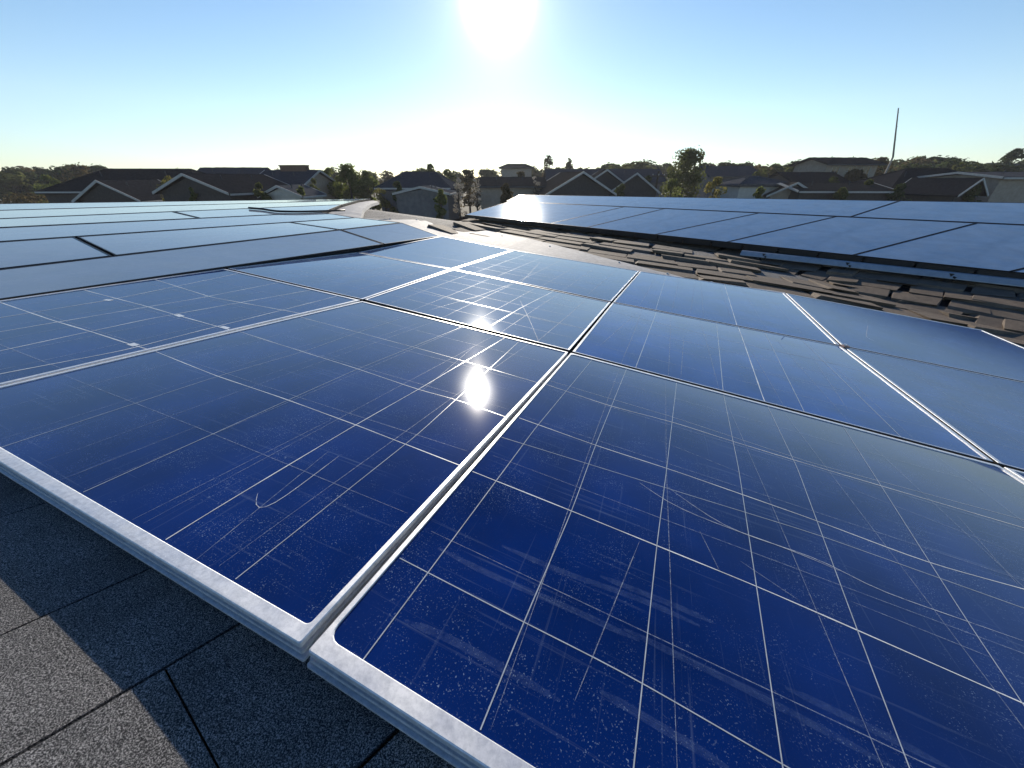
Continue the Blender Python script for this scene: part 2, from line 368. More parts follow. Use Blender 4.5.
 'RF2': ([[1.8364, 9.3323, 4.1608], [3.0202, 7.9737, 4.1742], [5.3948, 8.4511, 4.5488], [3.9387, 10.0576, 4.5252]],
   []),
 'RF3': ([[3.0202, 7.9737, 4.1742], [3.9641, 6.8906, 4.185], [6.2807, 7.4736, 4.5631], [5.3948, 8.4511, 4.5488]],
   []),
 'RF4': ([[3.9641, 6.8906, 4.185], [5.1439, 5.5367, 4.1984], [7.4775, 6.1532, 4.5824], [6.2807, 7.4736, 4.5631]],
   []),
 'RF5': ([[5.1439, 5.5367, 4.1984], [6.1244, 4.4115, 4.2095], [8.6227, 4.8898, 4.601], [7.4775, 6.1532, 4.5824]],
   []),
 'RF6': ([[6.1244, 4.4115, 4.2095], [7.046, 3.3539, 4.22], [9.7369, 3.6604, 4.619], [8.6227, 4.8898, 4.601]],
   []),
 'RB0': ([[-0.2229, 14.649, 4.4579], [6.4112, 7.3297, 4.5652], [7.7591, 7.8916, 4.8093], [0.2752, 15.6309, 4.6321]],
   []),
 'RB1': ([[6.4112, 7.3297, 4.5652], [8.8402, 4.6498, 4.6045], [10.439, 5.1201, 4.8728], [7.7591, 7.8916, 4.8093]],
   []),
}
GRID = [[[2.737, -1.045, 4.331], [3.302, 0.336, 4.12], [3.809, 1.621, 4.05], [4.416, 3.093, 3.971]], [[1.243, -0.415, 4.52], [1.808, 0.966, 4.283], [2.315, 2.251, 4.184], [2.922, 3.723, 4.139]], [[-0.264, 0.213, 4.687], [0.288, 1.58, 4.455], [0.817, 2.803, 4.327], [1.49, 4.18, 4.267]], [[-1.57, 0.755, 4.686], [-0.962, 2.207, 4.526], [-0.56, 3.359, 4.468], [0.013, 4.814, 4.392]], [[-2.681, 1.217, 4.716], [-2.11, 2.632, 4.634], [-1.601, 3.782, 4.546], [-0.979, 5.197, 4.51]], [[-3.291, 1.472, 4.757], [-2.712, 2.865, 4.686], [-2.206, 4.085, 4.626], [-1.595, 5.542, 4.648]], [[-4.062, 1.797, 4.842], [-3.485, 3.19, 4.757], [-2.979, 4.41, 4.702], [-2.37, 5.866, 4.683]], [[-4.711, 2.068, 4.889], [-4.134, 3.461, 4.807], [-3.627, 4.681, 4.759], [-3.019, 6.137, 4.734]], [[-5.476, 2.384, 4.902], [-4.894, 3.778, 4.847], [-4.384, 4.999, 4.823], [-3.773, 6.456, 4.791]], [[-6.432, 2.784, 4.936], [-5.85, 4.178, 4.906], [-5.342, 5.399, 4.867], [-4.737, 6.854, 4.817]], [[-7.212, 3.11, 4.99], [-6.631, 4.505, 4.957], [-6.124, 5.725, 4.908], [-5.52, 7.18, 4.844]]]
TRIM = [[2.993, 3.817, 4.12], [2.118, 4.077, 4.183], [1.622, 4.578, 4.233], [0.447, 5.979, 4.332], [-1.475, 7.884, 4.458], [-3.253, 9.154, 4.719], [-4.694, 8.73, 4.755]]
ENDS = [[-3.01, 6.16, 4.733], [-3.292, 7.606, 4.76], [-3.671, 9.412, 4.743], [-3.925, 11.013, 4.706]]
RAIL = [[4.05, 6.503, 4.1], [6.157, 4.262, 4.143], [5.89, 4.013, 4.08], [3.916, 6.305, 4.06]]
CABLES = [[[-3.926, 5.828, 4.816], [-3.729, 5.815, 4.804], [-3.417, 5.651, 4.783], [-3.188, 5.842, 4.764], [-2.82, 6.573, 4.73]], [[-4.405, 5.045, 4.847], [-4.128, 4.855, 4.832], [-3.796, 4.659, 4.815], [-3.554, 4.784, 4.799], [-3.39, 5.166, 4.784]], [[6.728, 7.789, 4.673], [6.785, 7.765, 4.678], [7.045, 7.645, 4.701], [7.578, 7.63, 4.771]]]
# ------------------------------------------------------------------ solar panels
def rrect(x0, y0, x1, y1, r, nc=4):
    pts = []
    for cx, cy, a0 in ((x1 - r, y0 + r, -90), (x1 - r, y1 - r, 0), (x0 + r, y1 - r, 90), (x0 + r, y0 + r, 180)):
        for k in range(nc + 1):
            a = math.radians(a0 + 90 * k / nc)
            pts.append((cx + r * math.cos(a), cy + r * math.sin(a)))
    return pts
LW = {'g': 0.0022, 't': 0.0016, 'f': 0.0018, 's': 0.0015, 'w': 0.011, 'd': 0.011}
LMAT = {'g': 1, 't': 2, 'f': 3, 's': 4, 'w': 5, 'd': 1}  # white dots: busbar reflections painted in the bright line colour
def panel(key, label, fw=(0.012, 0.012, 0.012, 0.012), gap=(0.012,) * 4, dark=False, pale='', lmul=1.0, rin=0.006, thick=0.037, tilt=0.0, roll=0.0, side=False, grid=0):
    """fw / gap: left, right, near, far"""
    corners, lines = PANELS[key]
    c = [Vector(p) for p in corners]
    nrm = ((c[1] - c[0]).cross(c[3] - c[0]) + (c[2] - c[1]).cross(c[2] - c[3]).normalized() * 0).normalized()
    nrm = (c[2] - c[0]).cross(c[3] - c[1]).normalized()
    Lx = ((c[1] - c[0]).length + (c[2] - c[3]).length) / 2
    Ly = ((c[3] - c[0]).length + (c[2] - c[1]).length) / 2
    base = (c[0] + c[1] + c[2] + c[3]) / 4 - nrm * thick
    def pt(x, y, h):
        a = x / Lx; b = y / Ly
        return c[0] * ((1 - a) * (1 - b)) + c[1] * (a * (1 - b)) + c[2] * (a * b) + c[3] * ((1 - a) * b) + nrm * (h + tilt * (1 - 2 * b) + roll * (1 - 2 * a)) - base
    X0, X1, Y0, Y1 = gap[0] / 2, Lx - gap[1] / 2, gap[2] / 2, Ly - gap[3] / 2
    root = empty('solar_panel', base)
    tag(root, label, 'solar panel', 'solar panels on the roof')
    # frame: loops from the glass edge over the lip and down the grooved side
    fb = MB()
    ix = (X0 + fw[0], Y0 + fw[2], X1 - fw[1], Y1 - fw[3])
    loops = [(rrect(*ix, rin), -0.008), (rrect(*ix, rin), -0.0008), (rrect(ix[0] - .001, ix[1] - .001, ix[2] + .001, ix[3] + .001, rin), 0.0)]
    for ins, h in ((0.0014, 0), (0, -0.0014), (0, -0.010), (0.013, -0.0108), (0.013, -0.0165), (0.0, -0.018), (0.0, -0.024), (0.013, -0.0252), (0.013, -0.029), (-0.003, -0.030), (-0.003, -0.0345), (0.0, -thick), (0.03, -thick)):
        loops.append((rrect(X0 + ins, Y0 + ins, X1 - ins, Y1 - ins, 0.003), h))
    idx = []
    for lp, h in loops:
        idx.append([fb.vert(pt(x, y, h)) for x, y in lp])
    n = len(idx[0])
    for q, (l0, l1) in enumerate(zip(idx, idx[1:])):
        groove_shade = loops[q][0][0] == loops[q + 1][0][0] and loops[q][0][0] == rrect(X0 + .013, Y0 + .013, X1 - .013, Y1 - .013, .003)[0]  # shade in the side grooves is painted on as black faces
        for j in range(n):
            fb.face((l0[j], l1[j], l1[(j + 1) % n], l0[(j + 1) % n]), 1 if groove_shade or (side and q > 3) else 0)  # rear rows also get black sides, painting in the shade between panels
    fb.build('frame', [M['black_frame'] if dark else M['alu'], M['black_frame']], root)  # second slot: black that paints in the groove and side shade
    # glass
    gb = MB(); uvs = []
    g0 = (ix[0] - .006, ix[1] - .006, ix[2] + .006, ix[3] + .006)
    NG = 10
    for j in range(NG + 1):
        for i in range(NG + 1):
            x = g0[0] + (g0[2] - g0[0]) * i / NG; y = g0[1] + (g0[3] - g0[1]) * j / NG
            gb.vert(pt(x, y, -0.003)); uvs.append((x, y))
    for j in range(NG):
        for i in range(NG):
            k = j * (NG + 1) + i
            gb.face((k, k + 1, k + NG + 2, k + NG + 1), 0)
    o_ = len(gb.v)                                   # white back sheet under the cells
    for j in range(NG + 1):
        for i in range(NG + 1):
            x = g0[0] + (g0[2] - g0[0]) * i / NG; y = g0[1] + (g0[3] - g0[1]) * j / NG
            gb.vert(pt(x, y, -0.008)); uvs.append((x, y))
    for j in range(NG):
        for i in range(NG):
            k = o_ + j * (NG + 1) + i
            gb.face((k, k + NG + 1, k + NG + 2, k + 1), 6)
    lay = 0
    if grid:                                          # the fainter cell joints between the bright ones
        lines = list(lines)
        for k in range(1, 7):
            t = k / 7 + RNG.uniform(-.012, .012)
            lines.append(('f', [[t, .02], [t + RNG.uniform(-.004, .004), .5], [t, .98]]))
        for k in range(1, 6):
            t = k / 6 + RNG.uniform(-.012, .012)
            lines.append(('f', [[.02, t], [.5, t + RNG.uniform(-.004, .004)], [.98, t]]))
    for kd, pl in lines:
        lay += 1
        h = -0.003 + 0.0003 + 0.00004 * lay
        P = [(a * Lx, b * Ly) for a, b in pl]
        if kd in 'gt':                                # cell lines run from frame to frame
            def ext(a, b):
                dx, dy = b[0] - a[0], b[1] - a[1]; d = math.hypot(dx, dy)
                return (b[0] + dx / d * 1.2, b[1] + dy / d * 1.2)
            P = [ext(P[1], P[0])] + P + [ext(P[-2], P[-1])]
        w = LW[kd] * lmul / 2
        samp = []
        for (xa, ya), (xb, yb) in zip(P, P[1:]):
            ns = max(2, int(math.hypot(xb - xa, yb - ya) / 0.03))
            for q in range(ns):
                t = q / ns
                samp.append((xa + (xb - xa) * t, ya + (yb - ya) * t))
        samp.append(P[-1])
        # smooth the polyline a little
        for _ in range(3):
            samp = [samp[0]] + [((samp[k - 1][0] + samp[k][0] * 2 + samp[k + 1][0]) / 4, (samp[k - 1][1] + samp[k][1] * 2 + samp[k + 1][1]) / 4) for k in range(1, len(samp) - 1)] + [samp[-1]]
        samp = [(a[0] + (b[0] - a[0]) * q / 6, a[1] + (b[1] - a[1]) * q / 6) for a, b in zip(samp, samp[1:]) for q in range(6)] + [samp[-1]]
        prev = None
        for k, (x, y) in enumerate(samp):
            if not (ix[0] < x < ix[2] and ix[1] < y < ix[3]):
                prev = None; continue
            xa, ya = samp[max(k - 1, 0)]; xb, yb = samp[min(k + 1, len(samp) - 1)]
            dx, dy = xb - xa, yb - ya; d = math.hypot(dx, dy) or 1
            taper = 1.0
            if kd in 'sfw': taper = max(0.25, min(1.0, 0.35 + 4 * min(k, len(samp) - 1 - k) / len(samp))) * (.75 if kd == 'f' else 1)
            if kd == 'g': taper = 1.0 + 0.25 * math.sin(k * 0.12 + lay)
            nx, ny = -dy / d * w * taper, dx / d * w * taper
            a = gb.vert(pt(x + nx, y + ny, h)); b = gb.vert(pt(x - nx, y - ny, h)); uvs += [(x, y)] * 2
            if prev: gb.face((prev[1], b, a, prev[0]), LMAT[kd])
            prev = (a, b)
    gb.build('glass', [M['glass' + pale], M['line'], M['thin'], M['faint'], M['scratch'], M['scuff'], M['backsheet']], root, smooth=True, uvs=uvs)
    return root
SIL = dict(rin=0.006)
panel('P1', 'deep blue nearest-row panel with the round sun glint near its far corner', fw=(.015, .010, .022, .015), gap=(.012, .014, 0, .014), rin=.007, tilt=.002, roll=-.002, grid=1)
panel('P2', 'large scratched deep blue panel filling the bottom right of the photo', fw=(.009, .011, .022, .018), gap=(.012, .014, 0, .014), rin=.018, grid=1)
panel('P2r', 'blue panel cut off by the right photo edge below the silver frame crossing', fw=(.016, .012, .022, .016), gap=(.014, .012, 0, .014), grid=1)
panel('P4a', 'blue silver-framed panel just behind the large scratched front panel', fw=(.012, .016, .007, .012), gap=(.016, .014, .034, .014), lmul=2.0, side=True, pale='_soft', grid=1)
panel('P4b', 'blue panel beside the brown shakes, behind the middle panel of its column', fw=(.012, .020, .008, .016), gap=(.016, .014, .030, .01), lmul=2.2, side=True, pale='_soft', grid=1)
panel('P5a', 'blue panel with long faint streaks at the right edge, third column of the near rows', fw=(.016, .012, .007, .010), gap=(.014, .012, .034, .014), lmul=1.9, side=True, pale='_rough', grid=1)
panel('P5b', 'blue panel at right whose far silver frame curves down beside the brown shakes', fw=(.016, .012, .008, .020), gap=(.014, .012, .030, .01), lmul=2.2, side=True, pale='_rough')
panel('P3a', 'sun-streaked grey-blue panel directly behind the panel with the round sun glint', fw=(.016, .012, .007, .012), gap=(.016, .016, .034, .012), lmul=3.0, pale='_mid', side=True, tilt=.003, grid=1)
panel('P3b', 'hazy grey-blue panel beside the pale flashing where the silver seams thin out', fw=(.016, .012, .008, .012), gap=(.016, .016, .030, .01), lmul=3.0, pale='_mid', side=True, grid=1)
panel('P0', 'blue panel at the left edge with white cell grid and small white dots painted as busbar reflections', fw=(.022, .016, .022, .018), gap=(.03, .016, 0, .014), lmul=2.0, grid=1)
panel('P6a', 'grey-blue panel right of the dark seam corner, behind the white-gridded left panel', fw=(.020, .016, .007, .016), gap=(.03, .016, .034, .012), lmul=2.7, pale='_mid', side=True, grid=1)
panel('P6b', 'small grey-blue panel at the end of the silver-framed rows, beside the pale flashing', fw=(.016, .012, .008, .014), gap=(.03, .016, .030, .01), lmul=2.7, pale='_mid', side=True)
FAR = [('RD2_0', 'long pale panel along the dark seam behind the white-gridded left panel'),
       ('RD2_1', 'pale panel tapering to the flashing at the end of the first long pale row'),
       ('RD3_0', 'pale panel at the left edge ending at a short dark cross seam, second pale row'),
       ('RD3_1', 'pale panel right of the short dark cross seam in the second pale row'),
       ('RD3_2', 'pale panel nearest the flashing at the end of the second pale row'),
       ('RD4_0', 'long unbroken pale panel of the third pale row, below the black cable'),
       ('RD5_0', 'pale panel at the left of the fourth pale row, before the black cable'),
       ('RD5_1', 'pale panel under the bent black cable in the fourth pale row'),
       ('RD6_0', 'long pale panel of the last row but one on the left roof'),
       ('RD7_0', 'narrow pale panel at the far back edge of the left roof')]
for i, (k, lab) in enumerate(FAR):
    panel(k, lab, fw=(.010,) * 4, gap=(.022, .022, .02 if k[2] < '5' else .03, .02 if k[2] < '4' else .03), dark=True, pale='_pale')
RIGHT = [('RF0', 'pale panel with the dazzling white sun reflection in the front row of the right array'),
         ('RF1', 'pale panel just right of the dazzling one, front row of the right array'),
         ('RF2', 'third panel from the dazzling end of the right array front row'),
         ('RF3', 'narrow blue-grey panel above the left end of the grey rail, right array front row'),
         ('RF4', 'blue-grey panel above the middle of the grey rail, right array front row'),
         ('RF5', 'blue panel above the right end of the grey rail, at the photo edge'),
         ('RF6', 'blue panel of the right array front row past the photo edge'),
         ('RB0', 'very long pale panel along the back of the right array'),
         ('RB1', 'pale panel at the right end of the right array back row')]
for k, lab in RIGHT:
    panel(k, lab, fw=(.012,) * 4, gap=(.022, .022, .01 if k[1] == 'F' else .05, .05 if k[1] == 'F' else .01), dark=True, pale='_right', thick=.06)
# ------------------------------------------------------------------ the roof the panels lie on
house = empty('house', (0, 4, 0))
tag(house, 'dark shingled house under the camera whose roof carries all the solar panels', 'house')
HO = Vector((0, 4, 0))
GR = [[Vector(p) for p in r] for r in GRID]
d2 = Vector((0.383, 0.923, 0.0))
d1 = (GR[0][1] - GR[1][1])                        # to the right along a row
ext0 = [p + d1 * 1.4 for p in GR[0]]
last = GR[-1]; dl = (GR[-1][1] - GR[-3][1]) * 0.12
extl = [p + Vector((dl.x, dl.y, 0.0)) for p in last]
ROWS = [ext0] + GR + [extl]
NRM = Vector((-0.134, -0.107, 0.986)).normalized()
P0R = Vector((5.166, 5.616, 4.21))
def zr(x, y, off):
    return P0R.z - (NRM.x * (x - P0R.x) + NRM.y * (y - P0R.y)) / NRM.z + off
FA, FB = Vector((-2.02, 13.5, 0)), Vector((6.07, 4.21, 0))      # foot of the right array
FN = Vector((-(FB - FA).y, (FB - FA).x, 0)).normalized()
if FN.y > 0: FN = -FN                                    # towards the camera
def zcap(x, y):
    return zr(x, y, -.22) + .35 * max(0.0, (Vector((x, y, 0)) - FA).dot(FN))
OFF = 0.058
DOFF = 0.13
def roofline(row):
    """points of one roof rafter line: towards the camera, under the panels, then past the array"""
    A, C, G, F = row
    s = (A - C); s = s / math.hypot(s.x, s.y)
    sz = max(0.02, min(0.13, s.z))
    near = []
    for k in (1.9, 1.2, 0.6, 0.25):
        near.append(Vector((A.x - d2.x * k, A.y - d2.y * k, A.z + s.z * min(k, .6) * .5 - DOFF)))
    mid = [p - Vector((0, 0, DOFF)) for p in row]
    far = []
    for k, dz in FARK:
        x, y = F.x + d2.x * k, F.y + d2.y * k
        far.append(Vector((x, y, min(F.z + dz, zcap(x, y)))))
    return near + mid + far
FARK = ((0.25, -.14), (0.7, -.143), (1.2, -.146), (1.7, -.15), (2.2, -.16), (2.8, -.17), (3.5, -.18), (4.3, -.195), (5.2, -.21), (6.4, -.25), (8.0, -.30))
RL = [roofline(r) for r in ROWS]
NR = len(RL[0])
def far_limit(i):
    return NR if i <= 7 else NR - 2
deck = MB()
ids = [[deck.vert(p - HO) for p in r] for r in RL]
for i in range(len(RL) - 1):
    for j in range(NR - 1):
        if i >= 8 and j >= NR - 7: continue
        if i >= 6 and j >= NR - 4: continue
        deck.face((ids[i + 1][j], ids[i][j], ids[i][j + 1], ids[i + 1][j + 1]))
# back verge board under the last row
for j in range(NR - 11):
    a = RL[-1][j] - HO; b = RL[-1][j + 1] - HO
    deck.quad(b, a, a - Vector((0, 0, .22)), b - Vector((0, 0, .22)))
deck.build('roof_deck', M['shingle'], house)
def rpt(w, k):
    """point on the roof past the far edge: w in row units, k metres past the array"""
    i = max(0, min(len(RL) - 2, int(w))); t = w - i
    ks = [0] + [q[0] for q in FARK]
    j = 0
    while j < len(ks) - 2 and k > ks[j + 1]: j += 1
    s = (k - ks[j]) / (ks[j + 1] - ks[j])
    f = lambda r: r[7 + j].lerp(r[8 + j], s)
    return f(RL[i]).lerp(f(RL[i + 1]), t)
# right roof slope (rises away from the valley)
ROFF = -0.20
slope = MB()
quadpts = [(-2.3, 13.6), (8.0, 0.6), (12.2, 3.0), (10.6, 5.45), (0.45, 16.1)]
top = [Vector((x, y, zr(x, y, ROFF))) - HO for x, y in quadpts]
slope.poly(top)
for a, b in zip(top, top[1:] + top[:1]):
    slope.quad(b, a, a - Vector((0, 0, .2)), b - Vector((0, 0, .2)))
slope.build('roof_slope', M['deck'], house)
# brown wooden shakes in the valley between the two arrays
def shake(mb, p, ex, ey, nz, w, l, th, tilt, yaw):
    cx = math.cos(yaw); sx = math.sin(yaw)
    X = ex * cx + ey * sx; Y = ey * cx - ex * sx
    j = lambda s: RNG.uniform(-s, s)
    q = []
    for zz in (0, 1):
        for (u, v) in ((-.5, 0), (.5, 0), (.5, 1), (-.5, 1)):
            hgt = (th if zz else -0.01) * (1.0 if v == 0 else 0.55) + (tilt * (1 - v)) * (1 if zz else 0.9)
            q.append(p + X * (u * w + j(.03)) + Y * (v * l + j(.05)) + nz * (hgt + (j(.004) if zz else 0)))
    mb.hexa(q)
sh = MB()
k = 0.12
course = 0
while k < 7.4:
    w = 0.15 + RNG.random() * .1
    while w < 8.6:
        p = rpt(w, k)
        q = rpt(min(w + .02, 12), k)
        ex = (rpt(max(w - .02, 0), k) - q)
        unit = ex.length / 0.04
        ex = -ex.normalized()                       # to the left
        ey = (rpt(w, min(k + .1, 7.9)) - p).normalized()
        nz = ey.cross(ex).normalized()
        if nz.z < 0: nz = -nz
        wid = RNG.uniform(.34, .95)
        lim = 7.4 if w < 5.4 else 0
        if k < lim and RNG.random() > 0.09 and (Vector((p.x, p.y, 0)) - FA).dot(FN) > .22:
            shake(sh, p + ex * wid * .5 - HO, ex, ey, nz, wid * .96, RNG.uniform(.46, .66), RNG.uniform(.014, .030), RNG.uniform(.005, .045), RNG.uniform(-.09, .09))
        w += wid / max(unit, .3)
    k += RNG.uniform(.36, .46); course += 1
# courses on the right slope, in front of and under the right array
aF = Vector((-2.0, 13.0, 0)); bF = Vector((7.6, 1.5, 0))
eR = (bF - aF).normalized(); fR = Vector((-eR.y, eR.x, 0))      # fR points up the slope
if fR.x < 0: fR = -fR
r = -1.4
while r < 1.6:
    t = RNG.random() * .3
    while t < (bF - aF).length:
        p = aF + eR * t + fR * r
        p.z = zr(p.x, p.y, ROFF)
        wid = RNG.uniform(.3, .6)
        ex = Vector((eR.x, eR.y, zr(p.x + eR.x, p.y + eR.y, ROFF) - p.z)).normalized()
        ey = NRM.cross(ex)
        if ey.dot(fR) < 0: ey = -ey
        shake(sh, p - HO, ex, ey, NRM, wid * .96, .38, RNG.uniform(.018, .04), RNG.uniform(0, .03), RNG.uniform(-.06, .06))
        t += wid
    r += .29
sh.build('wood_shakes', M['shake'], house)
# near asphalt shingles below the silver front edge
A0 = Vector(GRID[3][0]); A1 = Vector(GRID[2][0]); C0 = Vector(GRID[3][1])
eX = (A1 - A0).normalized()
nS = (A1 - A0).cross(C0 - A0).normalized()
eY = nS.cross(eX)
def sp(x, y, h): return A1 + eX * x + eY * y + nS * (h - OFF + 0.006 - .105 * max(0.0, x)) - HO
ab = MB()
edges = [-1.75, -1.43, -1.08, -0.72, -0.362, -0.142, 0.14, 0.45, 0.77, 1.08, 1.4, 1.72, 2.05]
for i, (x0, x1) in enumerate(zip(edges, edges[1:])):
    y = 0.30 if x0 < -.1 else (.10 if x0 < .1 else .02)
    first = True
    while y > -1.1:
        y0 = y - RNG.uniform(.7, .95)
        if first and abs(x0 + .142) < .001: y0 = -.075
        first = False
        sk = 0.42
        f = lambda x, yy: x
        gap = .0035
        h1 = .006 + RNG.uniform(0, .001); h0 = .001
        NX = 4
        # a tab, thicker towards its lower (right) edge
        pts = [(f(x0 + gap, y0), y0 + .0010), (f(x1 - gap, y0), y0 + .0010), (f(x1 - gap, y), y - .0010), (f(x0 + gap, y), y - .0010)]
        # skewed ends as in the photo: the cross joint slopes down to the right
        slope_ = -0.30
        pts = [(a + sk * b, b) for a, b in [(a, b + slope_ * (a - x0) * .6) for a, b in pts]]
        hs = (h1, h0 + .003, h0 + .003, h1)
        lo = [sp(a, b, -.004) for a, b in pts]; hi = [sp(a, b, h) for (a, b), h in zip(pts, hs)]
        ab.hexa(lo + hi)
        y = y0
ab.build('asphalt_shingles', M['shingle'], house)
# walls below
wl = MB()
wl.box(-6.2, -2.5, -4 + 4.0, 8.5, 3.2, 3.6)
wl.box(-2.0, 3.21, 0, 7.5, 8.5, 3.5)
wl.build('wall', simple('house_wall', (.32, .29, .25), (.42, .39, .34), 6, .85), house)
# ------------------------------------------------------------------ flashing between array and shakes
fl = empty('metal_flashing', TRIM[2])
tag(fl, 'pale weathered metal flashing strip along the far edge of the near array', 'flashing')
FO = Vector(TRIM[2])
inner = [Vector(GRID[i][3]) + Vector((-d2.x, -d2.y, 0)) * .04 - Vector((0, 0, .046)) for i in (1, 1, 2, 3, 4, 5, 6)]
inner[1] = inner[0].lerp(inner[2], .55)
inner += [Vector(p) - Vector((0, 0, .046)) for p in ENDS]
outer = [Vector(p) for p in TRIM[:4]] + [Vector(TRIM[3]).lerp(Vector(TRIM[4]), .55), Vector(TRIM[4]), Vector(TRIM[4]).lerp(Vector(ENDS[0]) + Vector((.69, -.28, -.075)), .5)] + [Vector(p) + Vector((.92, -.38, 0)) * w - Vector((0, 0, .075)) for p, w in zip(ENDS, (.75, .5, .35, .25))]
fm = MB()
SUB = 6
prev = None
for s in range((len(inner) - 1) * SUB + 1):
    i = min(s // SUB, len(inner) - 2); t = s / SUB - i
    a = inner[i].lerp(inner[i + 1], t); b = outer[i].lerp(outer[i + 1], t)
    wv = 0.4 * 0.006 * math.sin(s * 1.7) + 0.004 * math.sin(s * 3.1)
    row = []
    for q in (0, .33, .66, 1):
        p = a.lerp(b, q); p.z += wv * q + .01 * math.sin(q * 3.1)
        row.append(p - FO)
    row.append(b + Vector((.01, .01, wv - .06)) - FO)
    cur = [fm.vert(p) for p in row]
    if prev:
        for q in range(4): fm.face((prev[q], prev[q + 1], cur[q + 1], cur[q]))
    prev = cur
fm.build('flashing_sheet', M['flash'], fl)
for s in range(5, 40, 4):
    i = min(s // SUB, len(inner) - 2); t = s / SUB - i
    a = inner[i].lerp(inner[i + 1], t); b = outer[i].lerp(outer[i + 1], t)
    p = a.lerp(b, .8) - FO
    nb = MB(); nb.tube([p, p + Vector((0, 0, .02))], .012, 8)
    nb.build('nail_head', M['rail'], fl)
# ------------------------------------------------------------------ grey mounting rail
rl = empty('mounting_rail', (5.0, 5.3, 4.05))
tag(rl, 'long grey metal mounting rail under the front edge of the right array', 'mounting rail')
RO = Vector((5.0, 5.3, 4.05))
tl, tr_, br, bl = [Vector(p) - RO for p in RAIL]
dirr = (tr_ - tl).normalized()
tr_ = tr_ + dirr * 1.6; br = br + dirr * 1.6
rb = MB()
up = Vector((0, 0, 1))
outv = (bl - tl); outv = (outv - dirr * outv.dot(dirr))
ou = Vector((outv.x, outv.y, 0)).normalized()
prof = [(-0.06, 0.0), (0, 0.0), (0.012, -.004), (0.05, -.060), (0.05, -.072), (-0.06, -.072)]
L0 = [tl + ou * a + up * b for a, b in prof]; L1 = [tr_ + ou * a + up * b for a, b in prof]
for i in range(len(prof)):
    j = (i + 1) % len(prof)
    rb.quad(L0[i], L1[i], L1[j], L0[j])
rb.poly(list(reversed(L0))); rb.poly(L1)
rb.build('rail_channel', M['rail'], rl)
for t in (0.35, 1.45, 2.5, 3.4):
    br_ = MB()
    p = tl + dirr * t
    br_.box(p.x - .03, p.y - .03, p.z - .13, p.x + .03, p.y + .03, p.z - .01)
    br_.tube([p + Vector((-.005, -.04, -.05)), p + Vector((-.005, -.07, -.055))], .014, 6)
    br_.build('rail_bracket', M['black_frame'], rl)
sk = MB()
f0 = Vector(PANELS['RF1'][0][0]); f1 = Vector(PANELS['RF6'][0][1]); dd = (f1 - f0).normalized()
# black skirt angle that closes the front edge of the array
skr = empty('array_skirt', f0)
tag(skr, 'thin black edge trim along the front of the right array above the rail', 'edge trim')
fL = Vector(PANELS['RF0'][0][0])
for (pa, pb) in [(fL, f1)]:
    n_ = 24
    for q in range(n_):
        a = pa.lerp(pb, q / n_) - f0; b = pa.lerp(pb, (q + 1) / n_ - .002) - f0
        o1 = ou * 0.004; o2 = ou * 0.012
        sk.hexa([a + o1 + up * -.10, b + o1 + up * -.10, b + o2 + up * -.10, a + o2 + up * -.10, a + o1 + up * -.012, b + o1 + up * -.012, b + o2 + up * -.012, a + o2 + up * -.012])
sk.build('skirt_strip', M['black_frame'], skr)
# posts under the right array
for i, t in enumerate((.08, .3, .5, .7, .9)):
    p = fL.lerp(f1, t) + Vector((.25, .2, 0))
# ------------------------------------------------------------------ cables, clamp
def cable(label, pts, r):
    o = empty('cable', pts[0])
    tag(o, label, 'cable')
    b = MB(); p0 = Vector(pts[0])
    P = []
    V = [Vector(p) - p0 for p in pts]
    for a, c in zip(V, V[1:]):
        for q in range(6): P.append(a.lerp(c, q / 6))
    P.append(V[-1])
    for _ in range(3): P = [P[0]] + [(P[i - 1] + P[i] * 2 + P[i + 1]) / 4 for i in range(1, len(P) - 1)] + [P[-1]]
    b.tube(P, r, 8)
    b.build('cable_sheath', M['cable'], o, smooth=True)
    return o
cable('thick bent black cable lying across the pale panels at the back left', CABLES[0], .014)
cl = empty('panel_clamp', Vector(GRID[1][2]) + Vector((0, 0, .0)))
tag(cl, 'small rusty clamp where four silver frames meet at the right', 'clamp')
cb = MB(); cb.box(-.022, -.035, .0, .022, .0, .012); cb.build('clamp_plate', simple('rust', (.25, .12, .08), (.45, .35, .3), 60, .6, .3), cl)
cb = MB(); cb.tube([(0, -.018, .012), (0, -.018, .022)], .009, 6); cb.build('bolt', M['alu'], cl)

# dark strip added in the seam to stop sunlight leaking onto the roof
a, b, c = Vector(GRID[2][0]), Vector(GRID[2][1]), Vector(GRID[2][3])
ss = empty('seam_light_block', a)
tag(ss, 'dark light-blocking strip added down in the seam between the two front panels', 'seam strip')
q = MB()
for p0_, p1_ in ((a, b), (b, Vector(GRID[2][2])), (Vector(GRID[2][2]), c)):
    w_ = Vector((.93, -.38, 0)) * .012
    n_ = Vector((0, 0, 1))
    lo0, lo1 = p0_ - n_ * .040 + d2 * .004, p1_ - n_ * .040
    q.hexa([v - a for v in (lo0 - w_, lo0 + w_, lo1 + w_, lo1 - w_)] + [v - a + n_ * .012 for v in (lo0 - w_, lo0 + w_, lo1 + w_, lo1 - w_)])
q.build('light_block_strip', M['cable'], ss)
